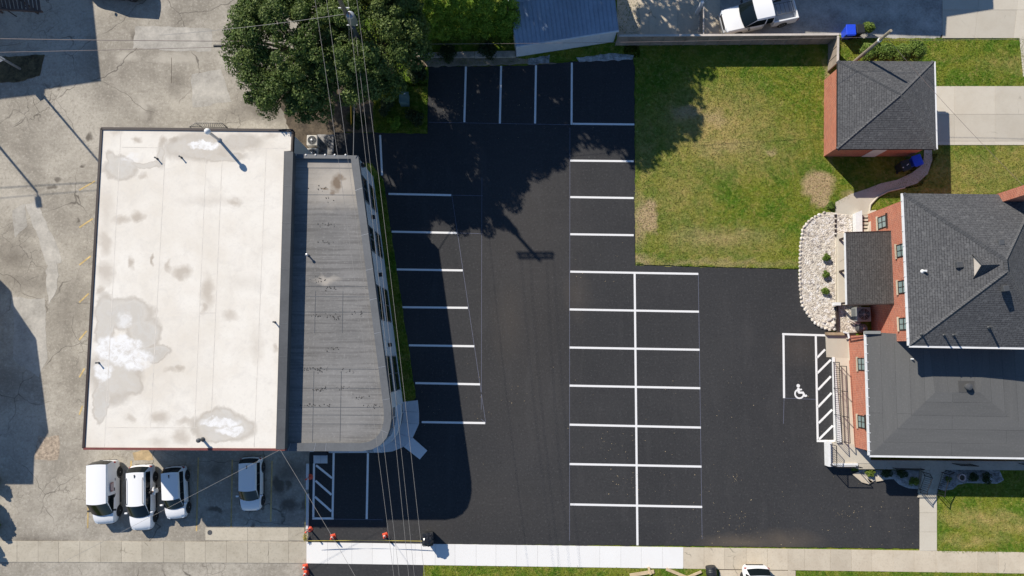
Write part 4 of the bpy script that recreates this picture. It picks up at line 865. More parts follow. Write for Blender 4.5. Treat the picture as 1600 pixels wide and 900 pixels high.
railing('step_railing', 'black railing on the left side of the front steps', [P(1440, 737, .5), P(1444, 743, .45), P(1436, 764, .15), P(1436.5, 769, .1)])
railing('step_railing', 'black railing on the right side of the front steps', [P(1478, 735, .5), P(1471, 738, .45), P(1464, 764, .12), P(1463, 772, .1)])
railing('porch_railing', 'short black railing across the porch right of the front steps', [P(1488, 724, .5), P(1515, 725, .5)])
railing('porch_railing', 'black porch railing segment near the right picture edge', [P(1592, 724, .5), P(1640, 725, .5)])
railing('porch_railing', 'thin black porch rail left of the front steps', [P(1395, 731, .5), P(1438, 732, .5)], .5, mid=False)
pp = P(1502, 746, .3); fl = empty('flower_pot', 'pale pink pot among the front shrubs', 'pot', (pp.x, pp.y, .06)); MB().lathe((0, 0, 0), [(.15, 0), (.2, .1), (.23, .35), (.26, .38), (.2, .38), (.18, .3)], 14).build('pot', m_var('pink_clay', (.62, .47, .43), .8, .1), fl); MB().lathe((0, 0, .3), [(.18, 0), (.1, .05)], 10).build('soil_fill', M_SOIL, fl)
pk_ = [P(1484, 735, .0), ]
# ------------------------------------------------------------------ vehicles
M_CARW = mat('white_car_paint', (.86, .86, .86), .35, spec=.4, coat=.25); M_CARK = mat('black_car_paint', (.012, .012, .014), .25, spec=.5, coat=.6)
M_TYRE = m_var('tyre_rubber', (.02, .02, .02), .85, .2); M_RIM = m_var('alloy_rim', (.38, .39, .40), .35, .1, metal=.7); M_PLAST = m_var('black_plastic', (.025, .025, .026), .55, .2)
M_LAMP = mat('headlamp_glass', (.62, .66, .70), .08, spec=.7); M_TAIL = mat('tail_lamp', (.32, .015, .015), .15, spec=.6); M_CGLASS = mat('car_glass', (.006, .010, .012), .06, spec=.4)
BODY = [(-.500, .74, .72), (-.492, .86, .88), (-.475, .94, .97), (-.44, .985, 1.0), (-.3, 1, 1.0), (-.1, 1, 1.0), (.1, 1, .985), (.22, .995, .97), (.28, .985, .955), (.35, .965, .925), (.41, .92, .875), (.45, .85, .81), (.478, .74, .71), (.493, .60, .6), (.5, .44, .48)]
def car(name, label, cat, loc, heading, L=4.4, W=1.8, H=1.6, belt=.98, paint=None, roof=(.24, .07, -.41, -.47), wr=.80, pillars=((.0, -.025), (-.2, -.24)), glass=(1, 1, 1, 1), rails=False, van=False, group=None, roofdark=False):
    paint = paint or M_CARW; t = empty(name, label, cat, loc, heading, group)          # local +Y is the front
    ring_ = lambda w, z: [(.88 * w, .2), (.985 * w, .34), (w, .52), (w, z * .74), (.975 * w, z * .9), (.90 * w, z), (.5 * w, z + .035), (0, z + .045)]
    V, F = [], []
    for ty, wf, zf in BODY:
        r = ring_(W / 2 * wf, belt * zf); r = r + [(-x, z) for x, z in r[-2::-1]]
        V += [(x, ty * L, z) for x, z in r]
    n = 15
    for i in range(len(BODY) - 1):
        for j in range(n - 1): a = i * n + j; F.append((a, a + n, a + n + 1, a + 1))
        F.append((i * n + n - 1, (i + 1) * n + n - 1, (i + 1) * n, i * n))
    F.append(tuple(range(n))); F.append(tuple(range((len(BODY) - 1) * n, len(BODY) * n))[::-1])
    b = mesh('body', V, F, paint, t, smooth=True)
    # cabin: stations from the windscreen foot back to the rear window foot
    fb_, fr, rr, rb2 = [q * L for q in roof]; st_ = [(fb_, 0, 'ws'), (fr, 1, 'g0')]
    ys = [fr]; k = 0
    for a, c in pillars: st_ += [(a * L, 1, 'p'), (c * L, 1, 'g%d' % (k + 1))]; k += 1
    st_ += [(rr, 1, 'rw'), (rb2, 0, 'end')]
    def rg(y, up, front, rear):
        zb = belt * .97; zt = H - .04 if up else zb + .03; wb = W / 2 * .93 if not van else W / 2 * .965; w_ = (W / 2 * wr) if up else W / 2 * (.86 if not van else .9)
        if not up: wb = w_ + .02
        P0, P2 = Vector((wb, 0, zb)), Vector((w_, 0, zt - (.07 if up else 0))); p1 = P0.lerp(P2, .84)
        rs = [P0, p1, P2, Vector((w_ * .94, 0, zt)), Vector((w_ * .6, 0, zt + .03)), Vector((w_ * .3, 0, zt + .04)), Vector((0, 0, zt + .043))]
        rs = rs + [Vector((-q.x, 0, q.z)) for q in rs[-2::-1]]; out = []
        for q in rs:
            bl = (1 - (q.x / (W / 2)) ** 2); dy = (.20 if not up else .09) * bl * (1 if front else 0) - (.10 if not up else .06) * bl * (1 if rear else 0); out.append((q.x, y + dy, q.z))
        return out
    CV = []; m = 13
    for i, (y, up, c) in enumerate(st_): CV += rg(y, up, i <= 1, i >= len(st_) - 2)
    parts = {}
    for i in range(len(st_) - 1):
        c = st_[i][2]
        for j in range(m - 1):
            side = j in (0, m - 2); edge = j in (1, m - 3); key = 'roof'
            if c == 'ws': key = 'windscreen' if not (side or edge) else ('front_quarter_window_%d' % (j > 5) if side else 'roof')
            elif c == 'rw': key = 'rear_window' if not (side or edge) else 'roof'
            elif c == 'p' and side: key = 'pillar_%d_%d' % (i, j > 5)
            elif c[0] == 'g' and side: key = ('side_window_%d_%d' % (int(c[1]), j > 5)) if glass[int(c[1])] else 'roof'
            a = i * m + j; parts.setdefault(key, []).append((a, a + 1, a + m + 1, a + m))
    for key, fs in parts.items():
        used = sorted({q for f in fs for q in f}); ix = {q: i for i, q in enumerate(used)}
        g = key != 'roof'; nm = 'pillar' if key.startswith('pillar') else 'side_window' if key.startswith('side') else 'front_quarter_window' if key.startswith('front_q') else ('cabin' if key == 'roof' else key)
        mesh(nm, [CV[q] for q in used], [tuple(ix[q] for q in f) for f in fs], (M_PLAST if nm == 'pillar' and not van else paint if nm == 'pillar' else M_CGLASS) if g else paint, t, smooth=(key == 'roof' or 'wind' in key and 'side' not in key))
    # wheels
    for sx in (-1, 1):
        for yy in (.31 * L, -.30 * L):
            ar = MB(); c = (sx * W / 2 * .985, yy, .34)
            for k2 in range(20):
                a0, a1 = R(-12 + k2 * 10.2), R(-12 + (k2 + 1) * 10.2); ar.bar((c[0], yy + math.cos(a0) * .375, .34 + math.sin(a0) * .375), (c[0], yy + math.cos(a1) * .375, .34 + math.sin(a1) * .375), .07, .05)
            ar.build('wheel_arch', M_PLAST, t)
            Mx = Matrix.Translation((sx * (W / 2 - .085), yy, .33)) @ Matrix.Rotation(R(90) * sx, 4, 'Y')
            ty_ = MB().lathe((0, 0, -.1), [(.20, 0), (.31, 0), (.335, .03), (.335, .17), (.31, .205), (.21, .205)], 22); wo = ty_.build('wheel', M_TYRE, t); wo.matrix_local = Mx
            rm = MB().lathe((0, 0, .055), [(.205, 0), (.205, .045), (.17, .05), (.16, .03), (.05, .035), (.04, .055)], 20).build('rim', M_RIM, wo)
    for sx in (-1, 1):
        mr = MB().box((sx * (W / 2 + .07), fb_ - .16, belt + .06), (.2, .12, .14)).build('mirror', paint if not van else M_PLAST, t, bevel=.03); MB().box((sx * (W / 2 + .07), fb_ - .225, belt + .06), (.16, .012, .1)).build('mirror_glass', M_CGLASS, mr)
        MB().box((sx * W / 2 * .66, .452 * L, belt * .71), (.26, .2, .11), -sx * .5).build('headlight', M_LAMP, t, bevel=.04)
        MB().box((sx * W / 2 * .86, -.478 * L, belt * .80), (.16, .10, .2), sx * .3).build('tail_light', M_TAIL, t, bevel=.02)
        for yy in (.03, -.21): MB().box((sx * W / 2 * .985, yy * L, belt * .86), (.04, .17, .03)).build('door_handle', paint if not van else M_PLAST, t)
        sd2 = MB().bar((sx * W / 2 * .96, .18 * L, .24), (sx * W / 2 * .96, -.17 * L, .24), .08, .1).build('sill', M_PLAST, t)
        if rails:
            MB().tube([(sx * W / 2 * wr * .86, y, H + z) for y, z in ((.06 * L, -.02), (.03 * L, .035), (-.3 * L, .035), (-.34 * L, -.02))], .018, 6).build('roof_rail', M_PLAST, t)
    for sx in (-1, 1): MB().bar((sx * .36 - .25, fb_ + .10, belt + .035), (sx * .36 + .2, fb_ + .02, belt + .075), .02, .02).build('wiper', M_PLAST, t)
    MB().box((0, .499 * L, .42), (.95, .06, .2)).build('grille', M_PLAST, t, bevel=.02); MB().box((0, -.503 * L, .62), (.46, .03, .13)).build('number_plate', M_WHITE, t)
    MB().box((0, -.499 * L, .36), (1.2, .07, .16)).build('rear_bumper', M_PLAST, t, bevel=.02)
    if not van: MB().add([(-.03, rr + .1, H), (.03, rr + .1, H), (.03, rr + .34, H), (-.03, rr + .34, H), (0, rr + .1, H + .11)], [(3, 2, 1, 0), (0, 1, 4), (1, 2, 4), (2, 3, 4), (3, 0, 4)]).build('antenna_fin', M_PLAST, t)
    for sx in (-1, 1): MB().bar((sx * W * .30, .30 * L, belt * .955), (sx * W * .25, .45 * L, belt * .845), .012, .02).build('bonnet_crease', M_PLAST if False else paint, t)
    return t
def gpos(px, py, z): p = P(px, py, z); return (p.x, p.y, .004)
SOUTH = math.pi
van = car('white_van', 'white windowless panel van at the left end of parked cars', 'van', gpos(162, 770.5, .9), SOUTH + .055, 4.28, 1.60, 1.82, 1.05, roof=(.30, .12, -.47, -.495), wr=.88, pillars=((.02, .0),), glass=(1, 0, 0, 0), van=True)
mm = MB().box((-.805, -.45, 1.3), (.02, .62, .34)).build('side_sign', m_var('faded_sign', (.42, .24, .22), .6, .35, 5, 14, 0), van)
for k in range(3): MB().box((-.817, -.45, 1.22 + k * .08), (.008, .5 - .06 * k, .03)).build('sign_lettering', M_WHITE, mm)
for y in (-.25, .2): MB().box((-.8, y, 1.0), (.04, .2, .05)).build('slide_rail', M_PLAST, van)
car('white_suv', 'white SUV with roof rails between panel van and small hatchback', 'car', gpos(220, 778.5, .8), SOUTH + .06, 4.42, 1.60, 1.58, .98, rails=True)
car('white_hatchback', 'small white hatchback half in building shadow next to the SUV', 'car', gpos(273, 770.5, .75), SOUTH + .09, 3.55, 1.5, 1.45, .9)
car('white_hatchback', 'white hatchback parked alone in the building shadow', 'car', gpos(391.5, 757, .75), SOUTH + .035, 3.65, 1.5, 1.45, .9)
car('white_suv', 'white car with dark windows on driveway apron at bottom edge', 'car', gpos(1184, 938, .8), SOUTH, 4.4, 1.78, 1.6, 1.0)
car('black_car', 'black car mostly cut off at the upper left picture edge', 'car', gpos(176, -24, .7), R(86), 4.5, 1.8, 1.5, .95, paint=M_CARK)
# pickup truck with an open bed
def pickup(loc, heading):
    t = empty('pickup_truck', 'white pickup truck with open bed beyond the board fence', 'pickup truck', loc, heading); L, W, belt, H = 5.5, 1.95, 1.12, 1.82
    V, F = [], []; n = 15
    stn = [(-.02, 1, 1.0), (.1, 1, 1.0), (.2, .995, .99), (.27, .985, .97), (.36, .975, .94), (.44, .95, .89), (.475, .88, .84), (.492, .78, .74), (.5, .66, .55)]
    for ty, wf, zf in stn:
        w_, z = W / 2 * wf, belt * zf; r = [(.9 * w_, .3), (w_, .45), (w_, .62), (w_, z * .76), (.975 * w_, z * .92), (.9 * w_, z), (.5 * w_, z + .04), (0, z + .05)]; r = r + [(-x, zz) for x, zz in r[-2::-1]]; V += [(x, ty * L, zz) for x, zz in r]
    for i in range(len(stn) - 1):
        for j in range(n - 1): a = i * n + j; F.append((a, a + n, a + n + 1, a + 1))
        F.append((i * n + n - 1, (i + 1) * n + n - 1, (i + 1) * n, i * n))
    F += [tuple(range(n)), tuple(range((len(stn) - 1) * n, len(stn) * n))[::-1]]
    mesh('body', V, F, M_CARW, t, smooth=True)
    fb_, fr, rr, rb2 = .25 * L, .11 * L, -.125 * L, -.15 * L
    def rg(y, up, bl_):
        zt = H - .03 if up else belt + .03; wb = W / 2 * .95; w_ = W / 2 * (.80 if up else .9)
        P0, P2 = Vector((wb if up else w_ + .02, 0, belt - .03)), Vector((w_, 0, zt - (.06 if up else 0))); p1 = P0.lerp(P2, .84)
        rs = [P0, p1, P2, Vector((w_ * .94, 0, zt)), Vector((w_ * .5, 0, zt + .035)), Vector((0, 0, zt + .045))]; rs = rs + [Vector((-q.x, 0, q.z)) for q in rs[-2::-1]]
        return [(q.x, y + bl_ * (1 - (q.x / (W / 2)) ** 2), q.z) for q in rs]
    S = [rg(fb_, 0, .16), rg(fr, 1, .07), rg(-.02 * L, 1, 0), rg(-.035 * L, 1, 0), rg(rr, 1, -.03), rg(rb2, 0, -.02)]; cats = ['ws', 'g', 'p', 'g', 'rw']; m = 11; parts = {}
    CV = [q for s in S for q in s]
    for i, c in enumerate(cats):
        for j in range(m - 1):
            side, edge = j in (0, m - 2), j in (1, m - 3); key = 'cabin'
            if c == 'ws' and not edge: key = 'windscreen' if not side else 'front_quarter_window%d' % j
            elif c == 'rw' and not (edge or side): key = 'rear_window'
            elif c == 'g' and side: key = 'side_window%d%d' % (i, j)
            a = i * m + j; parts.setdefault(key, []).append((a, a + 1, a + m + 1, a + m))
    for key, fs in parts.items():
        used = sorted({q for f in fs for q in f}); ix = {q: i for i, q in enumerate(used)}
        mesh('side_window' if key.startswith('side') else 'front_quarter_window' if key.startswith('front') else key, [CV[q] for q in used], [tuple(ix[q] for q in f) for f in fs], M_CARW if key == 'cabin' else M_CGLASS, t, smooth=key in ('cabin', 'windscreen'))
    y0, y1 = -.155 * L, -.495 * L                         # the bed
    bd = MB()
    for sx in (-1, 1): bd.box((sx * (W / 2 - .06), (y0 + y1) / 2, .74), (.12, y0 - y1, .74))
    bd.box((0, y0 - .03, .74), (W - .25, .06, .74)); bd.build('bed_wall', M_CARW, t, bevel=.03)
    MB().box((0, y1 + .04, .74), (W - .26, .07, .70)).build('tailgate', M_CARW, t, bevel=.02); MB().box((0, (y0 + y1) / 2, .55), (W - .26, y0 - y1 - .1, .06)).build('bed_floor', m_var('bed_liner', (.36, .39, .43), .7, .1), t)
    rl = MB()
    for sx in (-1, 1): rl.tube([(sx * .42, y0 - .1, 1.0), (sx * .42, y1 + .15, 1.0)], .025, 5)
    for k in range(6): yy = y0 - .15 + (y1 - y0 + .35) * k / 5; rl.tube([(-.42, yy, 1.0), (.42, yy, 1.0)], .02, 5)
    lad = tag(rl.build('bed_rack', M_DMETAL, t))
    MB().box((0, y1 - .09, .5), (W * .9, .16, .16)).build('rear_bumper', M_PLAST, t, bevel=.03); MB().box((0, .498 * L, .5), (W * .8, .12, .22)).build('front_bumper', M_RIM, t, bevel=.04); MB().box((0, .497 * L, .78), (1.1, .08, .24)).build('grille', M_PLAST, t, bevel=.02)
    for sx in (-1, 1):
        for yy in (.31 * L, -.31 * L):
            Mx = Matrix.Translation((sx * (W / 2 - .09), yy, .38)) @ Matrix.Rotation(R(90) * sx, 4, 'Y'); wo = MB().lathe((0, 0, -.11), [(.22, 0), (.35, 0), (.38, .03), (.38, .18), (.35, .215), (.23, .215)], 22).build('wheel', M_TYRE, t); wo.matrix_local = Mx
            MB().lathe((0, 0, .06), [(.225, 0), (.225, .045), (.18, .05), (.16, .03), (.05, .035), (.04, .055)], 20).build('rim', M_RIM, wo)
        MB().box((sx * (W / 2 + .1), fb_ - .22, belt + .08), (.22, .13, .18)).build('mirror', M_PLAST, t, bevel=.03); MB().box((sx * W / 2 * .72, .472 * L, belt * .78), (.36, .2, .14), -sx * .35).build('headlight', M_LAMP, t, bevel=.03)
        MB().box((sx * (W / 2 - .05), y1 + .0, .85), (.11, .07, .34)).build('tail_light', M_TAIL, t); MB().box((sx * W / 2 * .985, -.02, belt * .86), (.04, .18, .03)).build('door_handle', M_PLAST, t)
    return t
pickup(gpos(1186, 22, .9), R(90) + .215)
# cargo trailer cut off by the upper edge
tr = empty('cargo_trailer', 'white trailer corner cut off at the upper edge above the pickup', 'trailer', gpos(1150, -42, 1), R(11))
MB().box((0, 0, .95), (3.4, 1.9, 1.0)).build('box_body', M_WHITE, tr, bevel=.06)
for sx in (-1, 1): wo = MB().lathe((0, 0, 0), [(.12, 0), (.3, 0), (.32, .03), (.32, .15), (.12, .18)], 18).build('wheel', M_TYRE, tr); wo.matrix_local = Matrix.Translation((.2, sx * .95, .32)) @ Matrix.Rotation(R(90), 4, 'X')
MB().bar((-1.6, 0, .45), (-2.6, 0, .4), .1, .1).build('tow_bar', M_BLACK, tr)

# ------------------------------------------------------------------ cones, tape, bins and loose boards
M_ORANGE = m_var('orange_plastic', (.78, .10, .045), .55, .12, 3, 12, .05); M_REFL = m_var('white_reflector', (.78, .78, .76), .45, .05)
def cone(label, px, py, group=None, tilt=(0, 0), s=1.0):
    p = P(px, py, .3); t = empty('traffic_cone', label, 'traffic cone', (p.x, p.y, .016), random.uniform(0, 1), group); t.rotation_euler = (tilt[0], tilt[1], random.uniform(0, .6)); t.scale = (s, s, s)
    MB().box((0, 0, .02), (.36, .36, .04)).build('base', M_ORANGE, t, bevel=.015)
    c = MB().lathe((0, 0, .04), [(.14, 0), (.125, .08), (.045, .62), (.03, .68), (.015, .68)], 18).build('cone_body', M_ORANGE, t, smooth=True)
    MB().lathe((0, 0, .36), [(.095, 0), (.075, .14), (.06, .14)], 18).build('reflective_band', M_REFL, c)
def drum(label, px, py):
    p = P(px, py, .5); t = empty('channelizer_post', label, 'traffic post', (p.x, p.y, .016)); MB().lathe((0, 0, 0), [(.2, 0), (.2, .04), (.1, .08), (.055, .14), (.05, .95), (.065, 1.0), (.02, 1.04)], 16).build('post_body', M_ORANGE, t, smooth=True)
    for z in (.5, .75): MB().lathe((0, 0, z), [(.056, 0), (.056, .1), (.05, .1)], 16).build('reflective_band', M_REFL, t)
drum('red-orange traffic post on the pale kerb strip beside hatched bay', 481.5, 747); drum('orange traffic post at lower end of the kerb strip near sidewalk', 481, 829)
cone('orange traffic cone by the sidewalk below the hatched bay', 519, 840); cone('orange traffic cone by the sidewalk halfway to the black bin', 601, 838)
cone('orange traffic cone below the sidewalk corner, upper of two', 475.5, 887); cone('orange traffic cone at bottom edge, lower of two', 477, 897)
kb = wempty('kerb_strip', 'pale grey kerb strip with a gap along left edge of new asphalt', 'kerb', P(481, 775, 0))
for a, b in ((724, 764.5), (771, 826)): MB().prism(pts([(479.2, a), (483.2, a), (482.4, b), (478.6, b)]), 0, .14).build('kerb_stone', M_CGREY, kb, bevel=.02)
M_TAPE = m_var('yellow_tape', (.42, .35, .07), .65, .15, 4, 12, .05)
def tape(label, a, b, sag=.12, n=24):
    a, b = Vector(a), Vector(b); V, F = [], []; d = (b - a).normalized(); s = d.cross(Vector((0, 0, 1))) * .015
    for i in range(n + 1):
        t = i / n; p = a.lerp(b, t) - Vector((0, 0, sag * 4 * t * (1 - t))); tw = math.sin(t * 9) * .9; q = s * math.cos(tw) + Vector((0, 0, .03)) * math.sin(tw); V += [p - q, p + q]
    for i in range(n): F.append((2*i, 2*i + 1, 2*i + 3, 2*i + 2))
    o = mesh('caution_tape', V, F, M_TAPE); md = o.modifiers.new('s', 'SOLIDIFY'); md.thickness = .004; return tag(o, label, 'tape')
tape('yellow caution tape running along sidewalk edge to the black bin', P(481, 845, .85), P(661, 845.5, .9)); tape('yellow caution tape beside the kerb strip left of hatched bay', P(477, 770, .6), P(476, 838, .5), .08)
p = P(476.5, 840, .3); tn = MB(); 
for k in range(7):
    a = rng.uniform(-1, 1, (5, 3)) * np.array([.18, .28, .1]) + np.array([p.x, p.y, .3]); tn.tube([tuple(q) for q in a], .02, 4)
tag(tn.build('tape_bundle', M_TAPE), 'tangled bundle of yellow tape at left sidewalk corner', 'tape')
def bin_(name, label, px, py, m_, rz=0, w_=.58, h_=1.02, lidm=None, open_bag=False):
    p = P(px, py, h_); t = empty(name, label, 'bin', (p.x, p.y, .03), rz); a, b = w_ * .40, w_ * .5
    MB().add([(-a, -a, 0), (a, -a, 0), (a, a, 0), (-a, a, 0), (-b, -b, h_ * .92), (b, -b, h_ * .92), (b, b * 1.12, h_ * .92), (-b, b * 1.12, h_ * .92)], [(3,2,1,0),(4,5,6,7),(0,1,5,4),(1,2,6,5),(2,3,7,6),(3,0,4,7)]).build('bin_body', m_, t, bevel=.03)
    ld = MB().box((0, .02, h_ * .95), (w_ * 1.06, w_ * 1.2, .06)).build('lid', lidm or m_, t, bevel=.025); MB().tube([(-w_ * .45, -w_ * .62, h_ * .93), (w_ * .45, -w_ * .62, h_ * .93)], .02, 6).build('handle', m_, ld)
    for s in (-1, 1): MB().tube([(s * w_ * .42 - .03, -w_ * .4, .1), (s * w_ * .42 + .03, -w_ * .4, .1)], .11, 12).build('wheel', M_TYRE, t)
    return t
M_BLUE = m_var('blue_plastic', (.02, .075, .72), .45, .08, 3, 12, .05); M_BINK = m_var('black_plastic_bin', (.022, .023, .025), .5, .2)
bin_('recycling_bin', 'blue recycling bin beside fence corner at top right', 1330, 46.5, M_BLUE, .02, .66); bin_('trash_bin', 'black trash bin next to the blue bin by fence corner', 1345, 45, M_BINK, .05, .55)
bin_('recycling_bin', 'blue recycling bin tilted on path below brick garage', 1434, 250.5, M_BLUE, .32, .64); b2 = bin_('trash_bin', 'black trash bin beside the blue bin below brick garage', 1416, 258, M_BINK, .3, .62)
MB().box((.1, 0, 1.02), (.18, .05, .02), .4).build('lid_mark', M_WHITE, b2); MB().lathe((-.28, -.1, .98), [(.04, 0), (.04, .05), (.01, .06)], 10).build('lid_knob', M_WHITE, b2)
bb = bin_('trash_bin', 'black lidded trash bin with crumpled top at sidewalk edge', 668, 843, M_BINK, .03, .72, 1.05)
cr = bmesh.new(); bmesh.ops.create_icosphere(cr, subdivisions=3, radius=.4)
for v in cr.verts: v.co = Vector((v.co.x, v.co.y * 1.1, v.co.z * .35)) + v.normal * .12 * mnoise.noise(v.co * 7)
me = bpy.data.meshes.new('bag'); cr.to_mesh(me); cr.free(); o = mk('bag', me, mat('bin_bag', (.02, .02, .022), .25), bb); o.location = (0, 0, 1.05)
p = P(1112, 893, .4); dr_ = empty('rubber_drum', 'black ribbed rubber barrel lying at edge of driveway apron', 'barrel', (p.x, p.y - .1, .32), 0); dr_.rotation_euler = (R(90), 0, .12)
MB().lathe((0, 0, -.45), [(.2, 0), (.34, .02), (.36, .1), (.33, .15), (.36, .2), (.33, .27), (.36, .33), (.36, .55), (.33, .6), (.36, .66), (.34, .88), (.2, .9)], 20).build('barrel_body', M_BINK, dr_)
MB().lathe((0, 0, .455), [(.12, 0), (.12, .02), (.05, .03)], 12).build('bung', M_TAPE, dr_)
M_PINE = m_var('new_timber', (.62, .47, .29), .75, .15, 2, 9, .1)
for a, b, lb, wd in [((984, 899), (1022, 893), 'broad new timber board lying on verge, leftmost', .24), ((1013, 886), (1017, 898), 'short new timber board crossing the broad one', .16), ((1041, 889), (1080, 905), 'new timber board slanting down on the verge', .2), ((1072, 903), (1096, 893), 'new timber board slanting up near black barrel', .17)]:
    tag(MB().bar(P(*a, .09 + .04 * (wd < .2)), P(*b, .09 + .04 * (wd < .2)), wd, .045).build('timber_board', M_PINE, bevel=.004), lb, 'board')
mh = P(328, 832, 0); t = tag(MB().lathe((mh.x, mh.y, .0), [(.17, 0), (.17, .018), (.13, .018), (.13, .012), (.02, .016)], 20).build('drain_cover', M_DMETAL), 'small round iron drain cover in the old lot slabs', 'drain cover')

# ------------------------------------------------------------------ green transformer cabinet in the shaded bed
p = P(631, 153, .8); tf = empty('transformer_cabinet', 'grey-green utility cabinet in the shaded bed under the tree', 'utility cabinet', (p.x, p.y, .02)); M_TF = m_var('cabinet_green', (.10, .17, .165), .6, .12)
MB().box((0, 0, .4), (.62, .78, .8)).build('cabinet', M_TF, tf, bevel=.03); MB().box((0, .03, .82), (.68, .84, .05)).build('lid', M_TF, tf, bevel=.02); MB().box((.05, .3, .852), (.12, .08, .012)).build('warning_label', M_WHITE, tf)

# ------------------------------------------------------------------ person beside the SUV
def person(loc, rz):
    t = empty('person', 'person in white top and dark trousers standing between SUV and hatchback', 'person', loc, rz)
    J = {'pelvis': (0, 0, .95, .15, .11), 'waist': (0, .02, 1.1, .14, .10), 'chest': (0, .06, 1.3, .17, .115), 'neck': (0, .09, 1.47, .055, .055), 'head': (0, .12, 1.6, .085, .1), 'crown': (0, .12, 1.7, .07, .08)}
    E = [('pelvis', 'waist'), ('waist', 'chest'), ('chest', 'neck'), ('neck', 'head'), ('head', 'crown')]
    for s, n in ((-1, 'l'), (1, 'r')):
        J['hip' + n] = (s * .1, 0, .9, .09, .09); J['knee' + n] = (s * .12, .03, .5, .06, .06); J['ank' + n] = (s * .13, 0, .09, .045, .045); J['toe' + n] = (s * .15, .17, .04, .04, .03)
        J['sh' + n] = (s * .2, .06, 1.4, .055, .055); J['el' + n] = (s * .26, .1, 1.13, .042, .042); J['wr' + n] = (s * .18, .33, 1.08, .03, .03); J['pal' + n] = (s * .16, .41, 1.08, .035, .02)
        E += [('pelvis', 'hip' + n), ('hip' + n, 'knee' + n), ('knee' + n, 'ank' + n), ('ank' + n, 'toe' + n), ('chest', 'sh' + n), ('sh' + n, 'el' + n), ('el' + n, 'wr' + n), ('wr' + n, 'pal' + n)]
        for k, (dx_, ln) in enumerate([(-.028, .07), (-.009, .085), (.01, .08), (.028, .065)]):
            a = 'f%s%d' % (n, k); J[a] = (s * .16 + dx_, .45, 1.075, .0095, .0095); J[a + 'b'] = (s * .16 + dx_ * 1.1, .45 + ln * .7, 1.05, .008, .008); E += [('pal' + n, a), (a, a + 'b')]
        J['th' + n] = (s * .16 - s * .05, .42, 1.07, .01, .01); E.append(('wr' + n, 'th' + n))
    ks = list(J); me = bpy.data.meshes.new('body'); me.from_pydata([J[k][:3] for k in ks], [(ks.index(a), ks.index(b)) for a, b in E], [])
    M_SHIRT = m_var('white_shirt', (.72, .72, .71), .8, .06); M_TROU = m_var('dark_trousers', (.03, .03, .036), .85, .15); M_SKIN = mat('skin', (.42, .25, .17), .6)
    def fnb(nt):
        x, y, z = f_sep(nt, f_obj(nt)); c = f_mix(nt, f_map(nt, z, .985, .99), (.03, .03, .036), (.72, .72, .71)); c = f_mix(nt, f_map(nt, z, 1.455, 1.46), c, (.42, .25, .17)); hand = f_map(nt, y, .27, .275); c = f_mix(nt, hand, c, (.42, .25, .17)); return {'Base Color': c}
    o = mk('body', me, mat('clothed_body', rough=.8, fn=fnb), t); sk = o.modifiers.new('skin', 'SKIN'); sv = me.skin_vertices[0].data
    for i, k in enumerate(ks): sv[i].radius = J[k][3:5]
    sv[ks.index('pelvis')].use_root = True; o.modifiers.new('sub', 'SUBSURF').levels = 1; o.modifiers['sub'].render_levels = 2
    h = bmesh.new(); bmesh.ops.create_uvsphere(h, u_segments=16, v_segments=10, radius=.115)
    for v in h.verts: v.co.z *= 1.05; v.co += v.normal * .006 * mnoise.noise(v.co * 30)
    bmesh.ops.delete(h, geom=[v for v in h.verts if v.co.y > .055 and v.co.z < .06 or v.co.z < -.06], context='VERTS')
    me2 = bpy.data.meshes.new('hair'); h.to_mesh(me2); h.free(); ho = mk('hair', me2, mat('dark_hair', (.015, .011, .009), .6), t); ho.location = (0, .105, 1.66)
    MB().box((0, .225, 1.61), (.03, .03, .035)).build('nose', M_SKIN, t, bevel=.01)
    for s in (-1, 1): MB().lathe((s * .035, .21, 1.635), [(.009, 0), (.012, .008), (.004, .014)], 8).build('eye', M_BLACK, t); MB().box((s * .1, .11, 1.62), (.02, .04, .06)).build('ear', M_SKIN, t, bevel=.008); MB().box((s * .14, .1, .035), (.1, .27, .07)).build('shoe', M_BLACK, t, bevel=.025)
    MB().box((0, .215, 1.565), (.05, .012, .012)).build('mouth', m_var('lips', (.35, .13, .11), .6, .05), t)
pz = P(238, 769, 1.65); person((pz.x, pz.y, .004), R(100))
# ------------------------------------------------------------------ foliage
def leafmat(name, dark, mid, light, tr=.25):
    if name in MATS: return MATS[name]
    m = bpy.data.materials.new(name); m.use_nodes = True; nt = m.node_tree; b = nt.nodes['Principled BSDF']; out = nt.nodes['Material Output']
    r = nd(nt, 'ShaderNodeNewGeometry').outputs['Random Per Island']; n = f_noise(nt, f_pos(nt), .8, 3)
    c = f_mix(nt, f_map(nt, r, 0, .6), dark, mid); c = f_mix(nt, f_map(nt, r, .72, 1, 0, .9), c, light); c = f_mix(nt, f_map(nt, n, .45, .7, 0, .5), c, light)
    nt.links.new(c, b.inputs['Base Color']); b.inputs['Roughness'].default_value = .6; b.inputs['Specular IOR Level'].default_value = .25
    t = nd(nt, 'ShaderNodeBsdfTranslucent', {0: c}); mx = nd(nt, 'ShaderNodeMixShader', {0: tr, 1: b.outputs[0], 2: t.outputs[0]}); nt.links.new(mx.outputs[0], out.inputs[0])
    MATS[name] = m; return m
M_LEAF = leafmat('broad_leaf', (.034, .066, .013), (.082, .135, .026), (.22, .27, .08)); M_CEDAR = leafmat('cedar_leaf', (.09, .18, .014), (.17, .30, .028), (.30, .42, .055)); M_HEDGE = leafmat('hedge_leaf', (.07, .125, .018), (.13, .21, .032), (.24, .31, .065))
M_YEW = leafmat('dark_shrub_leaf', (.018, .036, .012), (.035, .06, .018), (.075, .1, .035)); M_LIME = leafmat('light_shrub_leaf', (.10, .15, .022), (.16, .22, .03), (.26, .31, .07))
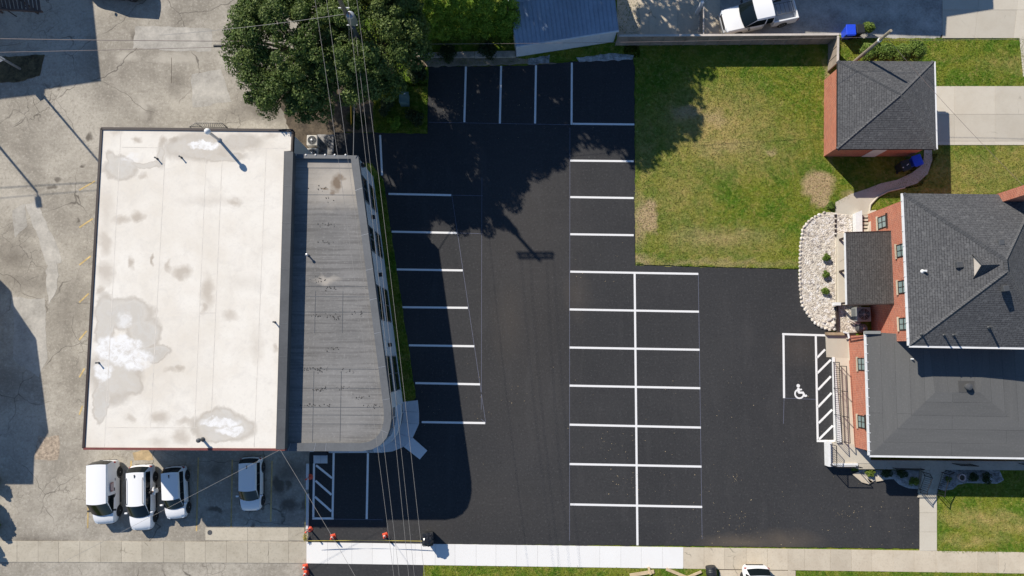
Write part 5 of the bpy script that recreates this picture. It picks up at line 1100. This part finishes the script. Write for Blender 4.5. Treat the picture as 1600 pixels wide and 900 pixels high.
M_BARK = m_var('bark', (.13, .10, .075), .95, .35, 3, 9, .8)
def leaves(centers, n, size, upb=.4):
    """leaf-shaped faces spread through clumps; centers: rows of x y z rx ry rz"""
    C = np.array(centers); k = len(C); idx = np.repeat(np.arange(k), n); N = len(idx)
    d = rng.normal(size=(N, 3)); d /= np.linalg.norm(d, axis=1)[:, None]; rad = rng.uniform(.35, 1, N) ** .5
    p = C[idx, :3] + d * C[idx, 3:6] * rad[:, None]
    nr = d * .7 + rng.normal(size=(N, 3)) * .55; nr[:, 2] += upb; nr /= np.linalg.norm(nr, axis=1)[:, None]
    a = np.cross(nr, rng.normal(size=(N, 3))); a /= np.linalg.norm(a, axis=1)[:, None] + 1e-9; b = np.cross(nr, a)
    L = size * rng.uniform(.6, 1.4, N)[:, None]; Wd = L * rng.uniform(.35, .6, N)[:, None]
    return np.stack([p - a * L, p - b * Wd, p + a * L, p + b * Wd], 1)
def tree(name, label, base, c, rad, nclump, nleaf, size, m_, cl=(.5, 1.0), trunk=.25, group=None, cat='tree', lower=.25):
    """base, c: ground point and crown centre; limbs reach to the clumps"""
    t = wempty(name, label, cat, base, group); cen = []; c = Vector(c)
    while len(cen) < nclump:
        d = Vector(rng.normal(size=3)); d.normalize(); r = rng.uniform(.25, 1) ** .45
        if d.z < -lower: d.z *= -.5
        q = c + Vector((d.x * rad[0], d.y * rad[1], d.z * rad[2])) * r; s = rng.uniform(*cl); q += Vector((mnoise.noise(q * .35), mnoise.noise(q * .35 + Vector((9, 0, 0))), 0)) * .9; cen.append((q.x, q.y, q.z, s, s, s * .62))
    bigmesh('crown', leaves(cen, nleaf, size), 4, m_, t)
    b = Vector((base[0], base[1], 0)); f = c - Vector((0, 0, rad[2] * .75)); MB().tube([b, b.lerp(f, .5) + Vector((.12, .08, 0)), f], [trunk, trunk * .8, trunk * .65], 10).build('trunk', M_BARK, t)
    for i in range(0, min(nclump, 46), 2):
        q = Vector(cen[i][:3]); mid = f.lerp(q, .45) + Vector((0, 0, .35)); MB().tube([f, mid, q], [trunk * .38, trunk * .2, trunk * .06], 6, False).build('limb', M_BARK, t)
    return t
def gp(px, py): p = P(px, py, 0); return (p.x, p.y, 0)
def up(px, py, z): p = P(px, py, 0); return (p.x, p.y, z)
tree('deciduous_tree', 'large dark green broadleaf tree overhanging the lot, left of utility pole', gp(505, 135), up(500, 122, 5.8), (4.5, 5.3, 2.7), 350, 330, .085, M_LEAF, (.35, .8), .32, cat='tree')
tree('deciduous_tree', 'dark broadleaf tree right of and behind the utility pole', gp(612, 110), up(610, 116, 6.2), (3.5, 4.5, 2.8), 260, 330, .085, M_LEAF, (.35, .8), .28)
tree('deciduous_tree', 'dark broadleaf tree at the top edge, added to shade the upper stalls', gp(606, 28), up(601, 26, 5.0), (1.7, 1.7, 1.7), 70, 260, .09, M_LEAF, (.35, .7), .2)  # extra tree, placed and sized to throw shade on the upper stalls
tree('deciduous_tree', 'tall broadleaf tree outside the picture shading the blue-roofed shed', gp(790, -60), up(785, -58, 8.4), (5.2, 4.6, 3.4), 190, 150, .22, M_LEAF, (.8, 1.3), .35, cat='tree')
tree('deciduous_tree', 'slender broadleaf tree outside the picture above the cedars', gp(628, -10), up(628, -8, 9.3), (3.2, 2.1, 2.2), 110, 150, .2, M_LEAF, (.7, 1.1), .25)
tree('deciduous_tree', 'broadleaf tree outside the picture shading the patio', gp(905, -110), up(905, -110, 7.5), (2.8, 2.8, 2.0), 40, 60, .2, M_LEAF, (.6, 1.0), .25)
def conifer(name, label, px, py, h, r, n, m_, grp=None, cat='cedar', size=.07):
    b = Vector(gp(px, py)); t = wempty(name, label, cat, b, grp); cen = []
    for i in range(n):
        z = (i + .5) / n; rr = r * (1 - .42 * z ** 2.2) * (1 if z > .12 else .85) ; k = 9 if z < .8 else 6
        for j in range(k):
            a = rng.uniform(0, 6.28); q = rng.uniform(.45, .85) * rr * (1 - max(0, z - .85) * 3.0); s = rr * rng.uniform(.28, .42); cen.append((b.x + math.cos(a) * q, b.y + math.sin(a) * q, .15 + z * h * .96, s, s, s * 1.2))
    bigmesh('foliage', leaves(cen, 110, size, .5), 4, m_, t); MB().tube([b, b + Vector((0, 0, h * .9))], [.09, .03], 6).build('trunk', M_BARK, t); return t
for px, py, h, r, lb in [(650, 50, 4.6, 1.1, 'leftmost cedar of the row, tucked beside the broadleaf tree'), (686, 50, 4.8, 1.2, 'bright green cedar, second from left in the row'), (722, 49, 4.8, 1.2, 'bright green cedar in the middle of the row'), (758, 48, 4.7, 1.15, 'bright green cedar, second from right in the row'), (794, 52, 4.4, 1.1, 'darker green cedar touching the blue-roofed shed')]:
    conifer('cedar', lb, px, py, h, r, 13, M_CEDAR, 'cedars in a row behind the stalls')
def shrub(name, label, px, py, r, h, m_, n=14, grp=None, size=.05, nl=120):
    b = Vector(gp(px, py)); t = wempty(name, label, 'shrub', b, grp); cen = []
    for i in range(n):
        d = Vector(rng.normal(size=3)); d.normalize(); q = rng.uniform(.3, .8); s = r * rng.uniform(.32, .5); cen.append((b.x + d.x * r * q, b.y + d.y * r * q, h * .5 + abs(d.z) * h * .38 * q - .0, s, s, s * .8))
    bigmesh('foliage', leaves(cen, nl, size, .5), 4, m_, t)
    for k in range(3): MB().tube([b + Vector((.02 * k, 0, 0)), b + Vector((math.cos(k * 2.1) * r * .5, math.sin(k * 2.1) * r * .5, h * .6))], [.025, .01], 5).build('stem', M_BARK, t)
    return t
for px, py, r, lb in [(1347, 92, .68, 'leftmost rounded shrub of the hedge behind the garage'), (1370, 94, .7, 'second shrub from left in hedge behind the garage'), (1393, 95, .7, 'third shrub from left in hedge behind the garage'), (1416, 90, .78, 'rightmost and tallest shrub of the hedge behind the garage')]:
    shrub('hedge_shrub', lb, px, py, r, 2.1, M_HEDGE, 60, 'hedge shrubs behind the garage', .06, 170)
shrub('shrub', 'small green shrub beside the black bin at top right', 1350, 50, .5, 1.2, M_HEDGE, 22, size=.06, nl=160)
for y, lb in ((403, 'uppermost of three small shrubs in the pale rock bed'), (429, 'middle of three small shrubs in the pale rock bed'), (455, 'lowest of three small shrubs in the pale rock bed')): shrub('shrub', lb, 1288, y, .3, .55, M_HEDGE, 14, 'small shrubs in the rock bed', .04, 130)
for px, py, r, m_, lb in [(1381, 735.5, .42, M_YEW, 'round dark shrub in left front bed, nearer the ramp'), (1406, 737.5, .42, M_YEW, 'round dark shrub in left front bed, nearer the steps'), (1423, 751.5, .4, M_LIME, 'yellow-green shrub beside left step railing'), (1357, 737, .34, M_LIME, 'small pale shrub beside the ramp landing'), (1517, 745, .4, M_YEW, 'round dark shrub right of the pink pot'), (1536, 745, .42, M_YEW, 'round dark shrub farthest right in the front bed'), (1479, 748, .22, M_LIME, 'tiny pale shrub behind right step railing')]:
    shrub('shrub', lb, px, py, r, r * 1.5, m_, 14, size=.04)
shrub('shrub', 'low bright green plant in the shaded bed near utility cabinet', 617, 195, .6, .35, M_CEDAR, 12, size=.06); shrub('shrub', 'low green bush right of the utility cabinet in shaded bed', 648, 185, .75, .5, M_YEW, 16, size=.07); shrub('shrub', 'low dark bush left of the utility cabinet in shaded bed', 605, 170, .7, .6, M_YEW, 16, size=.07); shrub('shrub', 'small bush at dirt edge of curved path', 1299, 322, .38, .3, M_HEDGE, 10, size=.05)
for px in (560, 700, 760): shrub('shrub', {560: 'low weeds at foot of the big tree', 700: 'ivy clump on the low concrete wall, left', 760: 'ivy clump on the low concrete wall, right'}[px], px, {560: 190, 700: 82, 760: 80}[px], .8, .4, M_YEW, 18, size=.07)
shrub('shrub', 'weedy clump at the top left corner of the new asphalt', 655, 118, .8, .7, M_YEW, 18, size=.08)
for px, py, h, r, lb in [(-6, 752, 1.0, .45, 'small shrub at left edge near building shadow'), (-12, 792, 1.6, .6, 'taller shrub at the left picture edge'), (-4, 820, 1.0, .35, 'small shrub at left edge above the sidewalk'), (-14, 850, 1.1, .4, 'small shrub at left edge beside the sidewalk')]: conifer('shrub', lb, px, py, h, r, 5, M_HEDGE, cat='shrub')

# ------------------------------------------------------------------ poles, wires
M_POLE = m_var('pole_wood', (.17, .135, .10), .9, .2, 3, 9, .4); M_POLEG = m_var('grey_pole_wood', (.34, .29, .21), .9, .2, 3, 9, .4); M_WIRE = mat('wire_aluminium', (.30, .28, .26), .6, metal=0); M_CABLE = mat('cable', (.22, .17, .15), .7)
b = Vector(gp(593, 128)); ZT = 12.75
up1 = wempty('utility_pole', 'tall wooden utility pole with crossarm and transformer in the trees', 'utility pole', b)
MB().tube([b, b + Vector((0, 0, ZT))], [.17, .12], 12).build('pole', M_POLE, up1)
xa = MB().box(b + Vector((0, .16, ZT - .35)), (2.7, .1, .13)).build('crossarm', M_POLE, up1)
xa2 = MB().box(b + Vector((0, -.16, ZT - .35)), (2.5, .1, .13)).build('crossarm', M_POLE, up1)
for x in (-1.25, -.6, .6, 1.1): MB().lathe(b + Vector((x, .16, ZT - .28)), [(.03, 0), (.06, .05), (.04, .1), (.06, .15), (.02, .2)], 10).build('insulator', M_WHITE, xa)
tc = MB().lathe(b + Vector((.3, -.22, 9.6)), [(.2, 0), (.26, .03), (.26, .85), (.22, .95), (.05, 1.0)], 16).build('transformer', M_GALV, up1); MB().lathe(b + Vector((.3, -.22, 10.6)), [(.05, 0), (.07, .1), (.03, .22)], 8).build('bushing', M_REDTRIM, tc)
MB().tube([b + Vector((.15, -.25, 7.6)), b + Vector((.15, -.25, 9.0))], .12, 8).build('cable_box', M_DMETAL, up1)
for z in (10.9, 8.8): MB().bar(b + Vector((-.3, 0, z)), b + Vector((.35, 0, z)), .06, .06).build('bracket', M_GALV, up1)
def wire(label, a, c, sag=.6, r=.0085, m_=None, n=18, name='overhead_wire', grp=None):
    a, c = Vector(a), Vector(c); pth = [a.lerp(c, i / n) - Vector((0, 0, sag * 4 * (i / n) * (1 - i / n))) for i in range(n + 1)]
    return tag(MB().tube(pth, r, 6).build(name, m_ or M_WIRE, smooth=True), label, 'wire', grp)
top = ZT - .1
for x, yb, lb in [(-1.25, 646, 'leftmost overhead wire crossing the grey office roof'), (-.6, 652, 'second overhead wire from left crossing the grey office roof'), (.6, 662, 'third overhead wire from left, along the office east wall'), (1.1, 690, 'rightmost overhead wire, over the lot beside the office')]:
    wire(lb, b + Vector((x, .16, top)), P(yb, 1150, 11.6), .7)
sp_ = P(657, 1150, 11.6); sb = Vector((sp_.x, sp_.y, 0)); up3 = wempty('utility_pole', 'wooden utility pole outside the bottom edge carrying the overhead wires', 'utility pole', sb)
MB().tube([sb, sb + Vector((0, 0, 12.1))], [.17, .12], 12).build('pole', M_POLE, up3); MB().box(sb + Vector((.3, 0, 11.5)), (2.6, .1, .13)).build('crossarm', M_POLE, up3)
for q, z, lb in [((-160, 1012), 7.0, 'wooden pole outside the lower left edge'), ((-470, 69), 7.9, 'wooden pole outside the left edge carrying two cables'), ((1800, 56), 5.6, 'wooden pole outside the right edge')]:
    q = P(*q, z); MB_ = wempty('utility_pole', lb, 'utility pole', (q.x, q.y, 0)); MB().tube([(q.x, q.y, 0), (q.x, q.y, z + .4)], [.14, .1], 10).build('pole', M_POLE, MB_); MB().box((q.x, q.y, z), (.3, 1.0, .1)).build('crossarm', M_POLE, MB_)
wire('lower communication wire beside the third overhead wire', b + Vector((.1, 0, 8.4)), sb + Vector((0, 0, 8.6)), .4)
wire('thick service cable from utility pole to office corner', b + Vector((0, -.1, 8.2)), P(552, 243, 5.35), .15, .02)
wire('upper horizontal cable at top left reaching the tree', P(-470, 50, 8.0), b + Vector((-.1, 0, 6.6)), .35, .022, M_CABLE); wire('lower horizontal cable at top left reaching the tree', P(-470, 88, 7.6), b + Vector((-.1, 0, 6.4)), .3, .016, M_CABLE)
p = P(341, 72, 6.6); tag(MB().tube([p - Vector((.28, 0, -.02)), p + Vector((.28, 0, 0))], .085, 10).build('cable_splice', M_PLAST), 'black splice case on cable beside the big tree', 'splice case')
wire('thin cable slanting over the tree crown to utility pole', P(250, 55, 8.5), b + Vector((0, 0, 10.2)), .2, .012)
wire('light wire from white building corner over the white cars', P(437, 703, 5.95), P(-160, 1012, 7.0), .25, .008); wire('light wire from white building corner over the hatched bay', P(438, 703, 5.95), sb + Vector((-.1, 0, 8.2)), .25, .010)
wire('horizontal wire from utility pole eastwards above the fence', b + Vector((.1, 0, 6.2)), P(1378, 57.5, 4.9), .25, .011, M_CABLE)
gy = wempty('guy_wire', 'guy wire with yellow guard anchored near the air conditioners', 'guy wire', gp(549, 198)); g0 = Vector(gp(549, 198)); g1 = b + Vector((0, 0, 9.6))
MB().tube([g0, g1], .012, 5).build('wire_strand', M_WIRE, gy); MB().tube([g0.lerp(g1, .02), g0.lerp(g1, .23)], .045, 8).build('guard_tube', m_var('yellow_guard', (.62, .36, .03), .5, .1), gy)
b2_ = Vector(gp(1319, 110)); up2 = wempty('utility_pole', 'short grey wooden pole behind the brick garage', 'utility pole', b2_); MB().tube([b2_, b2_ + Vector((0, 0, 6.3))], [.14, .1], 10).build('pole', M_POLEG, up2); MB().lathe(b2_ + Vector((0, 0, 4.85)), [(.05, -.05), (.14, 0), (.14, .12), (.05, .16)], 10).build('insulator', M_WHITE, up2)
wire('horizontal wire from short pole to right picture edge', b2_ + Vector((0, 0, 4.95)), P(1800, 56, 5.6), .2, .011, M_CABLE); wire('service wire from short pole down to the garage roof', b2_ + Vector((0, 0, 4.7)), P(1330, 100, 3.0), .05, .011, M_CABLE)
wire('long service wire from short pole to the brick house', b2_ + Vector((0, 0, 5.6)), P(1640, 330, 5.2), .3, .011, M_CABLE)
lp = Vector(gp(32, 108)); l1 = wempty('lamp_post', 'slim grey lamp post with sign plate at top left', 'lamp post', lp); MB().tube([lp, lp + Vector((0, 0, 7))], [.09, .07], 10).build('post', M_GALV, l1); MB().box(lp + Vector((-.1, -.1, 1.9)), (.5, .06, .4), .5).build('sign_plate', M_WHITE, l1); MB().bar(lp + Vector((0, 0, 6.95)), lp + Vector((.7, -.5, 7.05)), .06, .06).build('arm', M_GALV, l1); MB().box(lp + Vector((.8, -.57, 7.0)), (.5, .25, .12), -.6).build('lamp_head', M_DMETAL, l1)
s1 = SH(58, 300, 7.0); l2b = Vector((s1.x, s1.y, 0)); l2 = wempty('lamp_post', 'lamp post outside the left picture edge casting a long shadow', 'lamp post', l2b); MB().tube([l2b, l2b + Vector((0, 0, 7))], [.1, .08], 10).build('post', M_GALV, l2); MB().bar(l2b + Vector((0, 0, 7)), l2b + Vector((.1, -.45, 7)), .06, .06).build('arm', M_GALV, l2); MB().box(l2b + Vector((.15, -.75, 7.0)), (.38, .75, .12), .2).build('lamp_head', M_DMETAL, l2)

# ------------------------------------------------------------------ neighbours just outside the frame, whose shadows reach into it
def block(name, label, sh, z, m_, roofm):
    po = [(SH(x, y, z).x, SH(x, y, z).y) for x, y in sh]; c = Vector((sum(p[0] for p in po) / len(po), sum(p[1] for p in po) / len(po), 0)); t = wempty(name, label, 'building', c)
    MB().prism(inset(po, .15), 0, z - .25).build('wall', m_, t); MB().prism(po, z - .22, z).build('roof', roofm, t); return t
block('neighbour_building', 'flat-roofed building outside the upper left corner', [(145, 0), (158, 127), (70, 140), (70, 147), (-250, 185), (-250, -250), (130, -250)], 7.0, M_STUCCO, M_GRAV)
block('neighbour_building', 'flat-roofed building outside the left edge', [(0, 438), (18, 456), (22, 478), (57, 530), (66, 600), (76, 676), (54, 712), (52, 757), (-300, 757), (-300, 438)], 5.0, M_STUCCO, M_GRAV)
block('neighbour_house', 'house outside the upper edge shading the north driveway', [(1128, 46), (1478, 58), (1480, 28), (1553, 16), (1540, -230), (1110, -230)], 5.6, M_SIDING, M_SHINGP)
dk = wempty('wooden_stair', 'dark wooden deck stair at the upper left corner', 'deck', P(20, 8, 0)); M_DECK = m_var('dark_decking', (.085, .06, .05), .85, .3)
for i in range(11): a, c = P(-4 + i * 6.2, -12, 2.0), P(2 + i * 6.0, 13 + i * .6, 2.0); MB().bar(a, c, .18, .05).build('deck_board', M_DECK, dk)
for a, c in [((2, 10), (26, 26)), ((36, 8), (60, 22))]: MB().bar(P(*a, 2.0), P(*c, 1.2), .08, .1).build('brace', M_DECK, dk)
MB().bar(P(-6, 14, 1.95), P(66, 18, 1.95), .1, .2).build('beam', M_DECK, dk)
for x in (4, 60): q = P(x, 20, 0); MB().box((q.x, q.y, .95), (.12, .12, 1.9)).build('post', M_DECK, dk)
for o in bpy.data.objects:
    if 'w' in o: del o['w']
